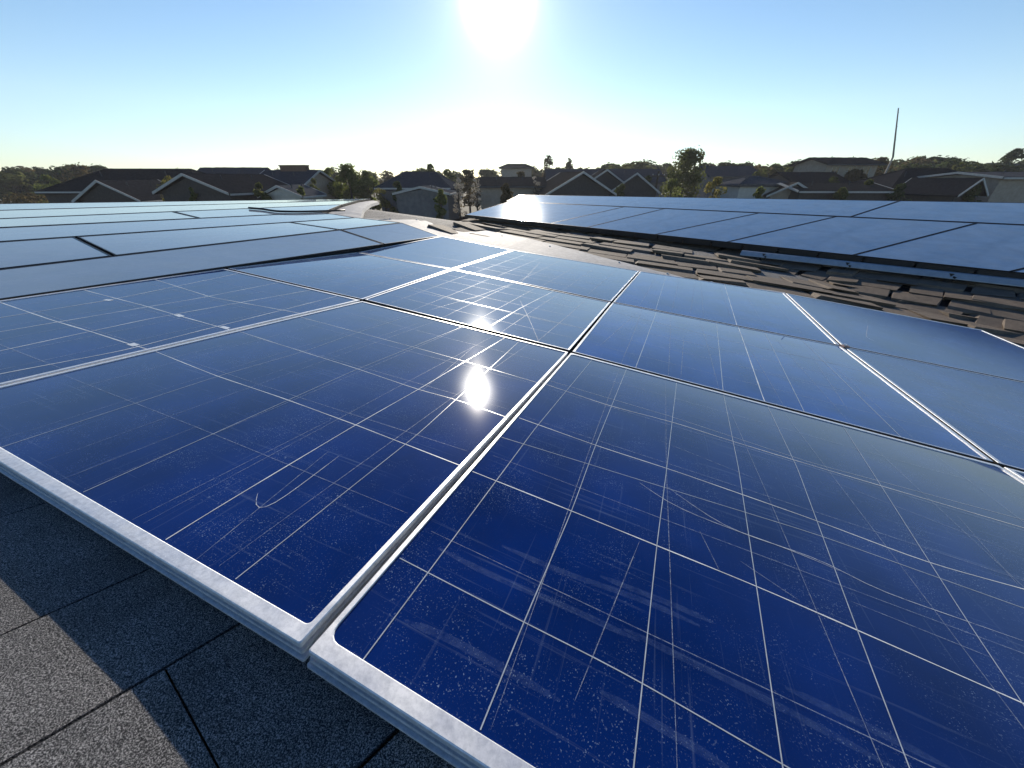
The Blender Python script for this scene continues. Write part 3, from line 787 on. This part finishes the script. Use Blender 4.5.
# ------------------------------------------------------------------ ground
def gmat():
    m, nt, b = newmat('dry_grass')
    f = tex(nt, 0.05, 6, 0.7); g = tex(nt, 2.0, 5, 0.7)
    mx = N(nt, 'Mix'); mx.data_type = 'RGBA'; mx.blend_type = 'MULTIPLY'; mx.inputs[0].default_value = .7
    nt.links.new(ramp(nt, f, [(.3, (.07, .075, .035)), (.6, (.16, .14, .085))]), mx.inputs[6])
    nt.links.new(ramp(nt, g, [(.3, .6), (.7, 1.2)]), mx.inputs[7])
    nt.links.new(mx.outputs[2], b.inputs['Base Color']); b.inputs['Roughness'].default_value = .95
    return m
gm = MB()
gx = [-3000, -900, -300] + list(range(-150, 151, 15)) + [300, 900, 3000]
gy = [-300, -60] + list(range(0, 241, 15)) + [400, 900, 3500]
gi = []
for y in gy:
    row = []
    for x in gx:
        z = 0.5 * noise.noise(Vector((x * .02, y * .02, 0))) * (1 if y > 25 else .2)
        if y > 90: z += min((y - 90) * .012, 2.0)
        row.append(gm.vert((x, y, z - .2)))
    gi.append(row)
for j in range(len(gy) - 1):
    for i in range(len(gx) - 1):
        gm.face((gi[j][i], gi[j][i + 1], gi[j + 1][i + 1], gi[j + 1][i]))
tag(gm.build('ground', gmat(), smooth=True), kind='structure')
# ------------------------------------------------------------------ houses
def rmat(name, a, b, sc=(1, 1, 1)):
    return simple(name, a, b, 4.0, .9, bs=.6, bd=.03, detail=8)
HM = {
 'roof_black': rmat('charcoal_shingles', (.012, .013, .016), (.035, .036, .042)),
 'roof_grey': rmat('grey_shingles', (.06, .063, .07), (.11, .112, .12)),
 'roof_brown': rmat('brown_shingles', (.03, .028, .027), (.06, .056, .052)),
 'roof_slate': rmat('slate_shingles', (.035, .04, .052), (.065, .072, .088)),
 'wall_pale': simple('pale_siding', (.42, .40, .37), (.55, .53, .49), 3, .85, detail=7),
 'wall_tan': simple('tan_render', (.28, .24, .20), (.38, .33, .28), 3, .85, detail=7),
 'wall_dark': simple('brown_brick', (.055, .05, .05), (.09, .082, .08), 6, .9, detail=7),
 'wall_grey': simple('grey_siding', (.11, .112, .12), (.17, .172, .18), 3, .85, detail=7),
 'white': simple('white_trim', (.36, .35, .33), (.5, .49, .47), 5, .8),
 'pane': None, 'brick': simple('chimney_brick', (.13, .08, .06), (.22, .14, .1), 12, .9),
 'door': simple('door_paint', (.06, .05, .05), (.1, .09, .09), 5, .5),
}
m_, nt_, b_ = newmat('window_pane'); b_.inputs['Base Color'].default_value = (.01, .013, .018, 1); b_.inputs['Roughness'].default_value = .08
HM['pane'] = m_
def px2w(px, py, y):
    """metres at distance y for a place seen at px,py"""
    d = Matrix.Rotation(-PITCH, 3, 'X') @ Vector(((px - 512) / FPX, 1.0, (384 - py) / FPX))
    return d.x / d.y * y, CAMZ + d.z / d.y * y
def windows(root, W, wins):
    for (x, z, w, h, face) in wins:
        # face: y of the wall plane (camera side), negative local y
        f = MB()
        t = .07
        yy = face - .05
        f.box(x - w / 2 - t, yy, z - t, x + w / 2 + t, face + .02, z); f.box(x - w / 2 - t, yy, z + h, x + w / 2 + t, face + .02, z + h + t)
        f.box(x - w / 2 - t, yy, z, x - w / 2, face + .02, z + h); f.box(x + w / 2, yy, z, x + w / 2 + t, face + .02, z + h)
        f.box(x - .025, yy + .01, z, x + .025, face + .02, z + h)
        fo = f.build('window', HM['white'], root)
        p = MB(); p.box(x - w / 2, face - .015, z, x + w / 2, face + .015, z + h)
        p.build('pane', HM['pane'], fo)
def gable_house(label, x, y, rz, w, d, eave, ridge, roof, wall, trim=True, wins=(), chim=None, over=.45, hip=0.0, cat='house', name='gable_house', door=None, dormer=None, gvent=False):
    """ridge runs along local X, gables at the ends; rz turns it. hip = length cut off the ridge ends"""
    r = empty(name, (x, y, 0), rz)
    tag(r, label, cat, 'houses of the neighbourhood')
    wb = MB()
    a, b = w / 2, d / 2
    hz = eave
    rr = ridge - .12
    wb.box(-a, -b, -1.5, a, b, hz)
    if hip <= 0:
        for s in (-1, 1):
            wb.hexa([(s * a - .1, -b, hz), (s * a + .1, -b, hz), (s * a + .1, b, hz), (s * a - .1, b, hz), (s * a - .1, -.01, rr), (s * a + .1, -.01, rr), (s * a + .1, .01, rr), (s * a - .1, .01, rr)])
    wb.build('wall', HM[wall], r)
    A, B = a + over, b + over
    drop = over * (ridge - eave) / b
    ez = eave - drop
    rb = MB(); th = .16
    if hip <= 0:
        for s in (-1, 1):
            p = [(-A, s * B, ez), (A, s * B, ez), (A, 0, ridge), (-A, 0, ridge)]
            lo = [(q[0], q[1], q[2]) for q in p]; hi = [(q[0], q[1], q[2] + th) for q in p]
            if s > 0: lo = [lo[1], lo[0], lo[3], lo[2]]; hi = [hi[1], hi[0], hi[3], hi[2]]
            rb.hexa(lo + hi)
        # uneven ridge caps
        n = max(4, int(w / .5))
        for i in range(n):
            x0 = -A + 2 * A * i / n; x1 = -A + 2 * A * (i + 1) / n - .02
            z = ridge + th + RNG.uniform(.0, .04)
            rb.hexa([(x0, -.16, z - .10), (x1, -.16, z - .10), (x1, .16, z - .10), (x0, .16, z - .10), (x0, -.04, z), (x1, -.04, z), (x1, .04, z), (x0, .04, z)])
    else:
        h = hip
        E = [(-A, -B, ez), (A, -B, ez), (A, B, ez), (-A, B, ez)]
        R0, R1 = (-A + h, 0, ridge), (A - h, 0, ridge)
        rb.poly([E[0], E[1], R1, R0]); rb.poly([E[2], E[3], R0, R1]); rb.poly([E[1], E[2], R1]); rb.poly([E[3], E[0], R0])
        rb.poly([E[3], E[2], E[1], E[0]])
        for p, q in zip(E, E[1:] + E[:1]):
            rb.quad((p[0], p[1], p[2] - .18), (q[0], q[1], q[2] - .18), q, p)
        for p, q in ((E[0], R0), (E[1], R1), (R0, R1), (E[2], R1), (E[3], R0)):
            rb.tube([Vector(p) + Vector((0, 0, .02)), Vector(q) + Vector((0, 0, .02))], .09, 5)
    ro = rb.build('roof', HM[roof], r)
    if trim and hip <= 0:
        for s in (-1, 1):
            for t in (-1, 1):
                f = MB()
                x0 = s * (A + .003); x1 = s * (A + .07)
                f.hexa([(x0, t * (B + .02), ez - .02), (x1, t * (B + .02), ez - .02), (x1, 0, ridge - .02), (x0, 0, ridge - .02), (x0, t * (B + .02), ez + th + .03), (x1, t * (B + .02), ez + th + .03), (x1, 0, ridge + th + .03), (x0, 0, ridge + th + .03)])
                f.build('bargeboard', HM['white'], r)
    g = MB(); g.box(-A + .1, -B - .1, ez - .06, A - .1, -B - .004, ez + .10); g.build('gutter', HM['white' if trim else 'roof_grey'], r)
    windows(r, w, wins)
    if chim:
        c = MB(); cx_, cw, ch = chim
        c.box(cx_ - cw / 2, -.35, ridge - .6, cx_ + cw / 2, .35, ridge + ch); c.box(cx_ - cw / 2 - .06, -.41, ridge + ch, cx_ + cw / 2 + .06, .41, ridge + ch + .12)
        c.build('chimney', HM['brick'], ro)
    for vx in (-.25 * w, .18 * w):
        v = MB(); zt = ridge - (ridge - eave) * .35 + .1
        v.tube([(vx, -b * .35, zt - .3), (vx, -b * .35, zt + .45)], .05, 6); v.build('vent_pipe', HM['roof_grey'], ro)
    if door:
        dx, dw, dh = door
        dd_ = MB(); dd_.box(dx - dw / 2, -b - .06, 0, dx + dw / 2, -b + .02, dh); dd_.build('door', HM['door'], r)
    return r
def house_px(label, p0, p1, pr, y, rz, d, eave_py, roof, wall, **kw):
    """house spanning image columns p0..p1 at distance y with its ridge at row pr and eaves at row eave_py"""
    x0, _ = px2w(p0, pr, y); x1, _ = px2w(p1, pr, y)
    _, rz_ = px2w(0, pr, y); _, ez = px2w(0, eave_py, y - d * .3)
    turned = abs(math.sin(rz)) > .7
    w = kw.pop('len', None) or (x1 - x0)
    if turned: d_, w_ = (x1 - x0), d
    else: d_, w_ = d, w
    over = kw.get('over', .45)
    return gable_house(label, (x0 + x1) / 2, y, rz, w_ - 2 * over, d_ - 2 * over, ez, rz_ - .16, roof, wall, **kw)
H90 = math.pi / 2
W_ = lambda *a: a
house_px('big charcoal-roofed house at the left, behind the small white-edged gable', 74, 222, 168, 52, 0.05, 11, 190, 'roof_black', 'wall_dark', hip=4.2, wins=[(-6, 1.4, 1.2, 1.2, -5.05), (5, 1.4, 1.2, 1.2, -5.05)], name='hip_house')
house_px('small gable with white bargeboards in front of the big charcoal roof at left', 101, 158, 180, 43, H90 + .12, 8, 199, 'roof_black', 'wall_dark', name='gable_house')
house_px('dark house whose white-edged gable peaks left of the boxy-topped house', 184, 270, 174, 41, H90 - .22, 9, 192, 'roof_black', 'wall_dark')
house_px('long charcoal roof rising behind the white-edged twin gable at left', 200, 268, 167.5, 62, 0.0, 9, 184, 'roof_slate', 'wall_grey', trim=False)
house_px('house with a squared-off roof top and broad chimney at left of the tree clump', 262, 322, 170, 50, -.15, 9, 188, 'roof_slate', 'wall_tan', chim=(0.4, 3.4, .55), trim=True)
house_px('low pale gabled annexe with one tall dark window, left of the tree clump', 270, 312, 185, 40, H90, 5, 196, 'roof_grey', 'wall_pale', wins=(), over=.3, name='gable_annexe')
house_px('grey-roofed house with a hipped end between tree clump and bare shrubs', 384, 456, 171, 52, 0.0, 10, 187, 'roof_slate', 'wall_grey', hip=2.6, name='hip_house')
house_px('grey sided wing with a small dark upright window below the hipped grey roof', 398, 452, 186, 44, H90 + .0, 5, 194, 'roof_grey', 'wall_grey', over=.25, name='gable_annexe')
house_px('hazy brown house straight below the sun with a lighter lower wall', 478, 545, 177, 50, 0.03, 8, 186, 'roof_brown', 'wall_tan', trim=False)
house_px('flat-topped building on the skyline right below the sun', 499, 534, 163.5, 120, 0.0, 8, 167, 'roof_black', 'wall_tan', hip=2.5, over=.8, trim=False, name='flat_roofed_building', cat='building')
house_px('dark gable with crossing pale bargeboards, left one of the pair right of the sun glare', 536, 606, 172, 46, H90 + .18, 8, 193, 'roof_brown', 'wall_dark')
house_px('dark gable with crossing pale bargeboards, right one of the pair right of the sun glare', 566, 640, 170, 54, H90 - .1, 9, 196, 'roof_black', 'wall_dark')
house_px('long low dark roof behind the pair of crossing gables', 545, 660, 169, 72, 0.0, 9, 182, 'roof_slate', 'wall_grey', trim=False)
house_px('small dark gable beside the wooden pole', 615, 660, 173, 50, H90 - .3, 8, 190, 'roof_black', 'wall_dark')
house_px('slate roof showing behind the big round tree and the hip-roofed bungalow', 700, 752, 166, 80, 0.0, 9, 176, 'roof_slate', 'wall_grey', trim=False)
house_px('small hip-roofed bungalow with pale wall and dark garage window right of the round tree', 726, 782, 175, 50, 0.0, 7, 184, 'roof_grey', 'wall_pale', hip=2.9, over=.35, wins=[(-1.2, 2.45, 1.3, 1.15, -2.8)], name='bungalow', trim=False)
house_px('low lean wing with pale sloping board, right of the hip-roofed bungalow', 768, 812, 182, 47, H90 - .35, 6, 195, 'roof_brown', 'wall_tan')
house_px('dark roofed house between the bungalow and the two-storey house', 776, 836, 172, 62, 0.08, 9, 184, 'roof_black', 'wall_dark', trim=False)
house_px('two-storey brown house with an overhanging roof standing high, left of the tall mast', 808, 868, 157.5, 66, 0.06, 8, 164, 'roof_black', 'wall_tan', over=.7, trim=False, wins=[(-2.6, 5.6, 1.1, 1.1, -3.32), (0, 5.6, 1.1, 1.1, -3.32), (2.4, 5.6, 1.1, 1.1, -3.32)], name='two_storey_house')
house_px('low brown roof with pale front edge under the two-storey house', 782, 872, 183, 46, -.04, 7, 191, 'roof_brown', 'wall_dark')
house_px('biggest black hip roof at right under the tall mast', 864, 990, 167.5, 52, -.05, 11, 191, 'roof_black', 'wall_dark', hip=5.5, name='hip_house', wins=[(-3, 1.4, 1.2, 1.2, -5.05)])
house_px('small dark gable with one pale sloping board in front of the biggest black roof', 925, 966, 178, 44, H90 + .25, 6, 193, 'roof_black', 'wall_dark')
house_px('long low grey house at the right edge with a pale fascia', 958, 1075, 172, 46, 0.0, 9, 178, 'roof_grey', 'wall_tan', wins=[(4.6, 2.9, 1.4, 1.2, -4.05)], name='long_house')
house_px('small pale-roofed building on the skyline near the right edge', 987, 1014, 163, 95, 0.0, 7, 167, 'roof_grey', 'wall_tan', trim=False, name='skyline_building', cat='building')
# gable-end windows for the two annexes
for nm, wx, wz in ():
    pass
# ------------------------------------------------------------------ trees and shrubs
def leaf_mat(name, a, b, t):
    m, nt, bs = newmat(name)
    f = tex(nt, 0.9, 4, .7)
    g = tex(nt, 9, 2, .7)
    mx = N(nt, 'Mix'); mx.data_type = 'RGBA'; mx.blend_type = 'MULTIPLY'; mx.inputs[0].default_value = .7
    nt.links.new(ramp(nt, f, [(.35, a), (.65, b)]), mx.inputs[6]); nt.links.new(ramp(nt, g, [(.3, .6), (.7, 1.3)]), mx.inputs[7])
    df = N(nt, 'BsdfDiffuse'); tl_ = N(nt, 'BsdfTranslucent'); ms = N(nt, 'MixShader'); ms.inputs[0].default_value = t
    nt.links.new(mx.outputs[2], df.inputs[0]); nt.links.new(mx.outputs[2], tl_.inputs[0])
    nt.links.new(df.outputs[0], ms.inputs[1]); nt.links.new(tl_.outputs[0], ms.inputs[2])
    nt.links.new(ms.outputs[0], nt.nodes['Material Output'].inputs[0])
    return m
LM = {'green': leaf_mat('fresh_green_leaves', (.10, .13, .035), (.20, .22, .06), .6),
      'dark': leaf_mat('dark_leaves', (.035, .050, .020), (.075, .095, .036), .45),
      'olive': leaf_mat('olive_leaves', (.08, .095, .03), (.15, .16, .055), .55),
      'yellow': leaf_mat('yellow_leaves', (.17, .16, .04), (.28, .24, .07), .6),
      'brown': leaf_mat('autumn_leaves', (.075, .062, .03), (.15, .115, .055), .5),
      'pale': leaf_mat('pale_twigs', (.30, .27, .22), (.5, .45, .38), .3)}
BARK = simple('bark', (.05, .04, .03), (.11, .09, .07), 8, .9)
def crown_mesh(rng, w, h, nclump, nleaf, leaf, base=.25, conic=0.0, holes=.8):
    """leaf faces in uneven clumps; unit: metres, z from 0 (foot of the tree) to h"""
    mb = MB()
    z0 = h * base
    cl_ = []
    for i in range(nclump):
        t = rng.random() ** .8
        z = z0 + (h - z0) * (.06 + .9 * t)
        prof = math.sin(math.pi * min(1, .18 + t * .80)) ** .7
        if conic: prof = (1 - t) * conic + prof * (1 - conic)
        a = rng.random() * 6.283; r = (rng.random() ** .5) * w * .42 * prof
        s = rng.uniform(.10, .21) * w * (0.65 + .5 * prof)
        cl_.append((r * math.cos(a), r * math.sin(a), min(z, h - s * .6), s))
    for (x, y, z, s) in cl_:
        for k in range(int(nleaf / nclump * rng.uniform(.5, 1.5))):
            while True:
                q = Vector((rng.uniform(-1, 1), rng.uniform(-1, 1), rng.uniform(-1, 1)))
                if q.length < 1: break
            q = q.normalized() * (q.length ** .6)
            if rng.random() < .06: q *= 1.45
            p = Vector((x, y, z)) + Vector((q.x * s, q.y * s, q.z * s * .8))
            l = leaf * 1.25 * rng.uniform(.6, 1.4)
            n = (q + Vector((rng.uniform(-1, 1), rng.uniform(-1, 1), rng.uniform(-.4, 1)))).normalized()
            u = n.orthogonal().normalized(); v = n.cross(u)
            an = rng.random() * 6.28
            U = u * math.cos(an) + v * math.sin(an); V = n.cross(U)
            mb.poly([p - U * l * .5, p + V * l * .32, p + U * l * .6, p - V * l * .32])
    return mb, cl_
def trunk_mesh(rng, w, h, cl_, r0):
    mb = MB()
    top = h * .72
    lean = rng.uniform(-.06, .06) * w
    pts = [(0, 0, -.6), (lean * .2, 0, h * .2), (lean * .6, lean * .3, h * .45), (lean, lean * .4, top)]
    mb.tube(pts, [r0 * 1.3, r0, r0 * .7, r0 * .25], 7)
    for (x, y, z, s) in sorted(cl_, key=lambda c: -c[3])[:9]:
        zb = min(max(h * .18, z - w * .35), top * .9)
        f = zb / top
        a = Vector((lean * f, lean * .3 * f, zb))
        b = Vector((x, y, z)); m = a.lerp(b, .5) + Vector((0, 0, -.06 * w))
        mb.tube([a, m, b], [r0 * .45, r0 * .3, r0 * .1], 5)
    return mb
def make_tree(name, label, cat, x, y, w, h, leafkey, group=None, z=0, nclump=26, nleaf=2200, leaf=.26, base=.22, seed=1, conic=0.0, r0=None):
    rng = random.Random(seed)
    root = empty(name, (x, y, z), rng.random() * 6)
    tag(root, label, cat, group)
    cm, c = crown_mesh(rng, w, h, nclump, nleaf, leaf, base, conic)
    cm.build('crown', LM[leafkey], root)
    trunk_mesh(rng, w, h, c, r0 or max(.06, h * .025)).build('trunk', BARK, root)
    return root
def copy_tree(o, loc, rz, s, label, group):
    c = o.copy(); COL.objects.link(c)
    c.location = loc; c.rotation_euler = (0, 0, rz); c.scale = s
    for ch in o.children:
        d = ch.copy(); COL.objects.link(d); d.parent = c
    c['label'] = label
    if group: c['group'] = group
    return c
def tree_px(name, label, cat, px, ptop, wpx, y, leafkey, **kw):
    x, zt = px2w(px, ptop, y)
    return make_tree(name, label, cat, x, y, wpx * y / 406.0, zt, leafkey, **kw)
# trees one can tell apart
tree_px('broadleaf_tree', 'big round brownish-green tree standing alone right of the wooden pole', 'tree', 690, 149, 46, 58, 'olive', nclump=40, nleaf=5200, leaf=.26, seed=3, base=.12)
tree_px('bush', 'bright yellow-green bush at the right foot of the big round tree', 'bush', 718, 173, 24, 44, 'yellow', nclump=16, nleaf=1500, leaf=.2, seed=4, base=.1)
tree_px('bush', 'olive bush at the left foot of the big round tree', 'bush', 674, 179, 28, 50, 'green', nclump=16, nleaf=1500, leaf=.2, seed=5, base=.1)
tree_px('broadleaf_tree', 'tallest tree of the green clump between the two grey houses', 'tree', 345, 163, 36, 50, 'green', nclump=34, nleaf=4200, leaf=.24, seed=6, base=.1, conic=.35)
tree_px('broadleaf_tree', 'left tree of the green clump, next to the squared-off roof', 'tree', 327, 168, 26, 52, 'green', nclump=24, nleaf=2600, leaf=.24, seed=7, base=.1)
tree_px('broadleaf_tree', 'right tree of the green clump, darker and rounder', 'tree', 366, 170, 28, 51, 'green', nclump=26, nleaf=2800, leaf=.24, seed=8, base=.1)
tree_px('bush', 'yellow-green bush at the right end of the green clump', 'bush', 381, 182, 20, 46, 'yellow', nclump=16, nleaf=1400, leaf=.18, seed=9, base=.05)
tree_px('bush', 'straggly yellow shrub in front of the big charcoal roof at left', 'bush', 166, 174, 26, 41.5, 'yellow', nclump=20, nleaf=700, leaf=.2, seed=10, base=.2)
tree_px('bare_shrub', 'pale sunlit bare shrub right of the grey house, left one of two', 'shrub', 458, 178, 18, 43, 'pale', nclump=18, nleaf=500, leaf=.15, seed=11, base=.1)
tree_px('bare_shrub', 'pale sunlit bare shrub left of the hazy brown house, right one of two', 'shrub', 476, 176, 18, 44, 'pale', nclump=18, nleaf=450, leaf=.15, seed=12, base=.1)
tree_px('bare_shrub', 'pale glinting shrub at the right end of the hazy brown house', 'shrub', 536, 174, 14, 46, 'pale', nclump=14, nleaf=380, leaf=.15, seed=22, base=.2)
tree_px('small_tree', 'thin airy tree on the skyline, left and taller of two right of the sun glare', 'tree', 549, 152, 18, 110, 'brown', nclump=46, nleaf=1100, leaf=.4, seed=13, base=.15, conic=.7)
tree_px('small_tree', 'thin airy tree on the skyline, right and shorter of two right of the sun glare', 'tree', 570, 156, 14, 112, 'brown', nclump=40, nleaf=1000, leaf=.4, seed=14, base=.15, conic=.5)
tree_px('broadleaf_tree', 'dark flat-crowned tree rising above the skyline at the right edge', 'tree', 1019, 149, 26, 88, 'dark', nclump=26, nleaf=2200, leaf=.35, seed=15, base=.35)
tree_px('broadleaf_tree', 'brown autumn tree beside the foot of the tall mast', 'tree', 884, 157, 34, 74, 'brown', nclump=26, nleaf=2400, leaf=.3, seed=16, base=.2)
tree_px('broadleaf_tree', 'tall tree with a broad top over the left end of the big charcoal roof', 'tree', 79, 166, 34, 84, 'brown', nclump=26, nleaf=2400, leaf=.34, seed=17, base=.2)
tree_px('hedge_shrub', 'low yellow-brown shrub in the open ground at the far left', 'shrub', 22, 192, 44, 58, 'brown', nclump=16, nleaf=1300, leaf=.22, seed=18, base=.05)
tree_px('hedge_shrub', 'low yellow-green shrub between the far left field and the charcoal roof', 'shrub', 56, 191, 34, 56, 'yellow', nclump=16, nleaf=1100, leaf=.22, seed=19, base=.05)
for i, (px, tp, wp, y, lk, lab) in enumerate((
    (190, 184, 16, 37, 'green', 'green bush at the left foot of the white-edged twin gable'),
    (258, 183, 18, 37, 'olive', 'olive bush at the right foot of the white-edged twin gable'),
    (300, 187, 14, 37, 'green', 'low green bush in front of the pale annexe, near the roof edge'),
    (440, 187, 16, 39, 'green', 'green bush at the right corner of the grey sided wing'),
    (505, 184, 20, 42, 'brown', 'brown bush in front of the hazy brown house'),
    (622, 183, 16, 43, 'olive', 'olive bush in front of the small dark gable near the pole'),
    (762, 187, 14, 42, 'green', 'low green bush at the right corner of the bungalow'),
    (845, 187, 18, 42, 'olive', 'low olive bush in front of the low brown roof'),
    (905, 184, 24, 42, 'dark', 'dark bush in front of the biggest black hip roof'),
    (978, 184, 18, 41, 'olive', 'olive bush at the left end of the long low grey house'),
    (135, 170, 30, 70, 'green', 'green tree behind the ridge of the big charcoal roof'),
    (45, 176, 34, 70, 'green', 'green tree in front of the far left wood'),
    (430, 164, 26, 70, 'dark', 'dark tree behind the ridge of the hipped grey house'),
    (112, 176, 22, 58, 'dark', 'dark bush at the left hip of the big charcoal roof'),
    (208, 178, 18, 44, 'olive', 'olive bush between the white-edged gables at left'),
    (312, 178, 16, 44, 'olive', 'olive bush at the foot of the green clump, by the tall annexe window'),
    (396, 181, 16, 42, 'dark', 'dark bush right of the yellow-green clump end, before the grey house'),
    (468, 170, 26, 66, 'brown', 'brown leafless-looking tree behind the pale bare shrubs'),
    (447, 168, 22, 64, 'olive', 'olive tree behind the right end of the hipped grey house'),
    (520, 172, 22, 60, 'brown', 'brown tree behind the hazy brown house'),
    (648, 176, 18, 55, 'dark', 'dark bush left of the wooden pole'),
    (742, 163, 26, 84, 'dark', 'dark tree behind the slate roof right of the round tree'),
    (793, 164, 30, 78, 'dark', 'dark tree left of the two-storey house'),
    (762, 168, 24, 72, 'olive', 'olive tree behind the hip-roofed bungalow'),
    (858, 170, 30, 60, 'brown', 'brown tree below the right end of the two-storey house'),
    (835, 177, 26, 54, 'dark', 'dark bush in front of the two-storey house'),
    (918, 160, 34, 80, 'dark', 'dark tree right of the mast behind the biggest black roof'),
    (962, 163, 30, 76, 'olive', 'olive tree behind the right hip of the biggest black roof'),
    (1000, 168, 24, 70, 'dark', 'dark tree behind the long low grey house'),
    (808, 188, 18, 44, 'brown', 'brown shrub right of the bungalow wing'),
    (870, 180, 18, 45, 'olive', 'olive shrub at the left hip of the biggest black roof'))):
    tree_px('broadleaf_tree' if 'tree' in lab else 'bush', lab, 'tree' if ' tree ' in lab else 'bush', px, tp, wp, y, lk, nclump=20, nleaf=1500, leaf=.26 if y < 60 else .36, seed=60 + i, base=.1)
# the distant tree line: prototypes copied
protos = []
for i, (lk, w, h) in enumerate((('dark', 9, 8), ('olive', 8, 7.4), ('brown', 8.5, 7.6), ('dark', 7, 8.2))):
    protos.append((lk, make_tree('distant_tree', 'x', 'tree', 0, 0, w, h, lk, nclump=24, nleaf=1500, leaf=.5, seed=40 + i, base=.12), h))
used = set()
LABT = {'L': 'tree of the dark wood on the skyline left of the charcoal roofs',
        'M': 'tree of the low skyline row between the left houses and the sun glare',
        'C': 'tree of the low skyline row between the sun glare and the big round tree',
        'R': 'tree of the wooded skyline right of the big round tree'}
GRPT = {'L': 'wood at the far left', 'M': 'skyline trees left of the sun', 'C': 'skyline trees right of the sun', 'R': 'wooded skyline at the right'}
def line(px0, px1, n, top, y0, y1, key, kinds):
    for i in range(n):
        px = px0 + (px1 - px0) * (i + .5 + RNG.uniform(-.4, .4)) / n
        y = RNG.uniform(y0, y1)
        tp = top(px) + RNG.uniform(-2.5, 3.0)
        x, zt = px2w(px, tp, y)
        k = RNG.choice(kinds)
        lk, pr, h = protos[k]
        z0 = -.3 + (min((y - 90) * .012, 2.0) if y > 90 else 0)
        s = max(.3, (zt - z0) / h)
        sxy = s * RNG.uniform(.9, 1.5)
        loc = (x, y, z0)
        if k not in used:
            used.add(k); pr.location = loc; pr.scale = (sxy, sxy, s); pr['label'] = LABT[key]; pr['group'] = GRPT[key]
        else:
            copy_tree(pr, loc, RNG.random() * 6.28, (sxy, sxy, s), LABT[key], GRPT[key])
line(-30, 118, 16, lambda p: 170 - 3 * math.exp(-((p - 80) / 20) ** 2), 88, 125, 'L', (0, 1, 2, 3))
line(150, 470, 22, lambda p: 171, 95, 140, 'M', (0, 1, 2, 3))
line(480, 672, 20, lambda p: 169 if p < 600 else 163, 100, 140, 'C', (0, 1, 2, 3))
line(700, 1060, 34, lambda p: 165 - 6 * math.exp(-((p - 920) / 60) ** 2) - 3 * math.exp(-((p - 795) / 25) ** 2), 82, 125, 'R', (0, 1, 2, 3))
# ------------------------------------------------------------------ mast and pole
mx_, mz = px2w(893, 157, 70)
mt = empty('radio_mast', (mx_, 70, 0))
tag(mt, 'tall thin leaning mast rising into the sky at right', 'mast')
tx, tz = px2w(898.5, 108, 70)
b = MB(); b.tube([(0, 0, -.5), (0, 0, mz), (tx - mx_, 0, tz)], [.16, .13, .07], 8); b.build('mast_pole', simple('mast_metal', (.16, .15, .15), (.26, .25, .24), 2, .5, .4), mt)
b = MB()
for q in (.35, .62, .9):
    p = Vector((0, 0, mz)).lerp(Vector((tx - mx_, 0, tz)), q); b.tube([p, p + Vector((0, 0, .12))], .15 - .05 * q, 8)
b.build('mast_collar', M['rail'], mt)
ux, uz = px2w(659, 171, 47)
up_ = empty('utility_pole', (ux, 47, 0))
tag(up_, 'weathered wooden utility pole left of the big round tree', 'pole')
b = MB(); b.tube([(0, 0, -.5), (0, 0, uz)], [.15, .11], 9); b.build('pole_shaft', BARK, up_)
b = MB(); b.box(-.75, -.14, uz - .55, .75, -.06, uz - .43); b.build('crossarm', BARK, up_)
b = MB()
for q in (-.65, 0, .65): b.tube([(q, -.1, uz - .43), (q, -.1, uz - .28)], .04, 6)
b.build('insulator', HM['white'], up_)

# ------------------------------------------------------------------ air
hz_ = MB(); hz_.box(-400, -30, -3.5, 400, 300, 26)
hm = bpy.data.materials.new('pale_air'); hm.use_nodes = True
hm.node_tree.nodes.clear()
pv = hm.node_tree.nodes.new('ShaderNodeVolumePrincipled'); ho = hm.node_tree.nodes.new('ShaderNodeOutputMaterial')
pv.inputs['Color'].default_value = (.92, .94, 1, 1); pv.inputs['Density'].default_value = 0.00035; pv.inputs['Anisotropy'].default_value = 0.35
hm.node_tree.links.new(pv.outputs[0], ho.inputs['Volume'])
tag(hz_.build('haze', hm), kind='stuff')
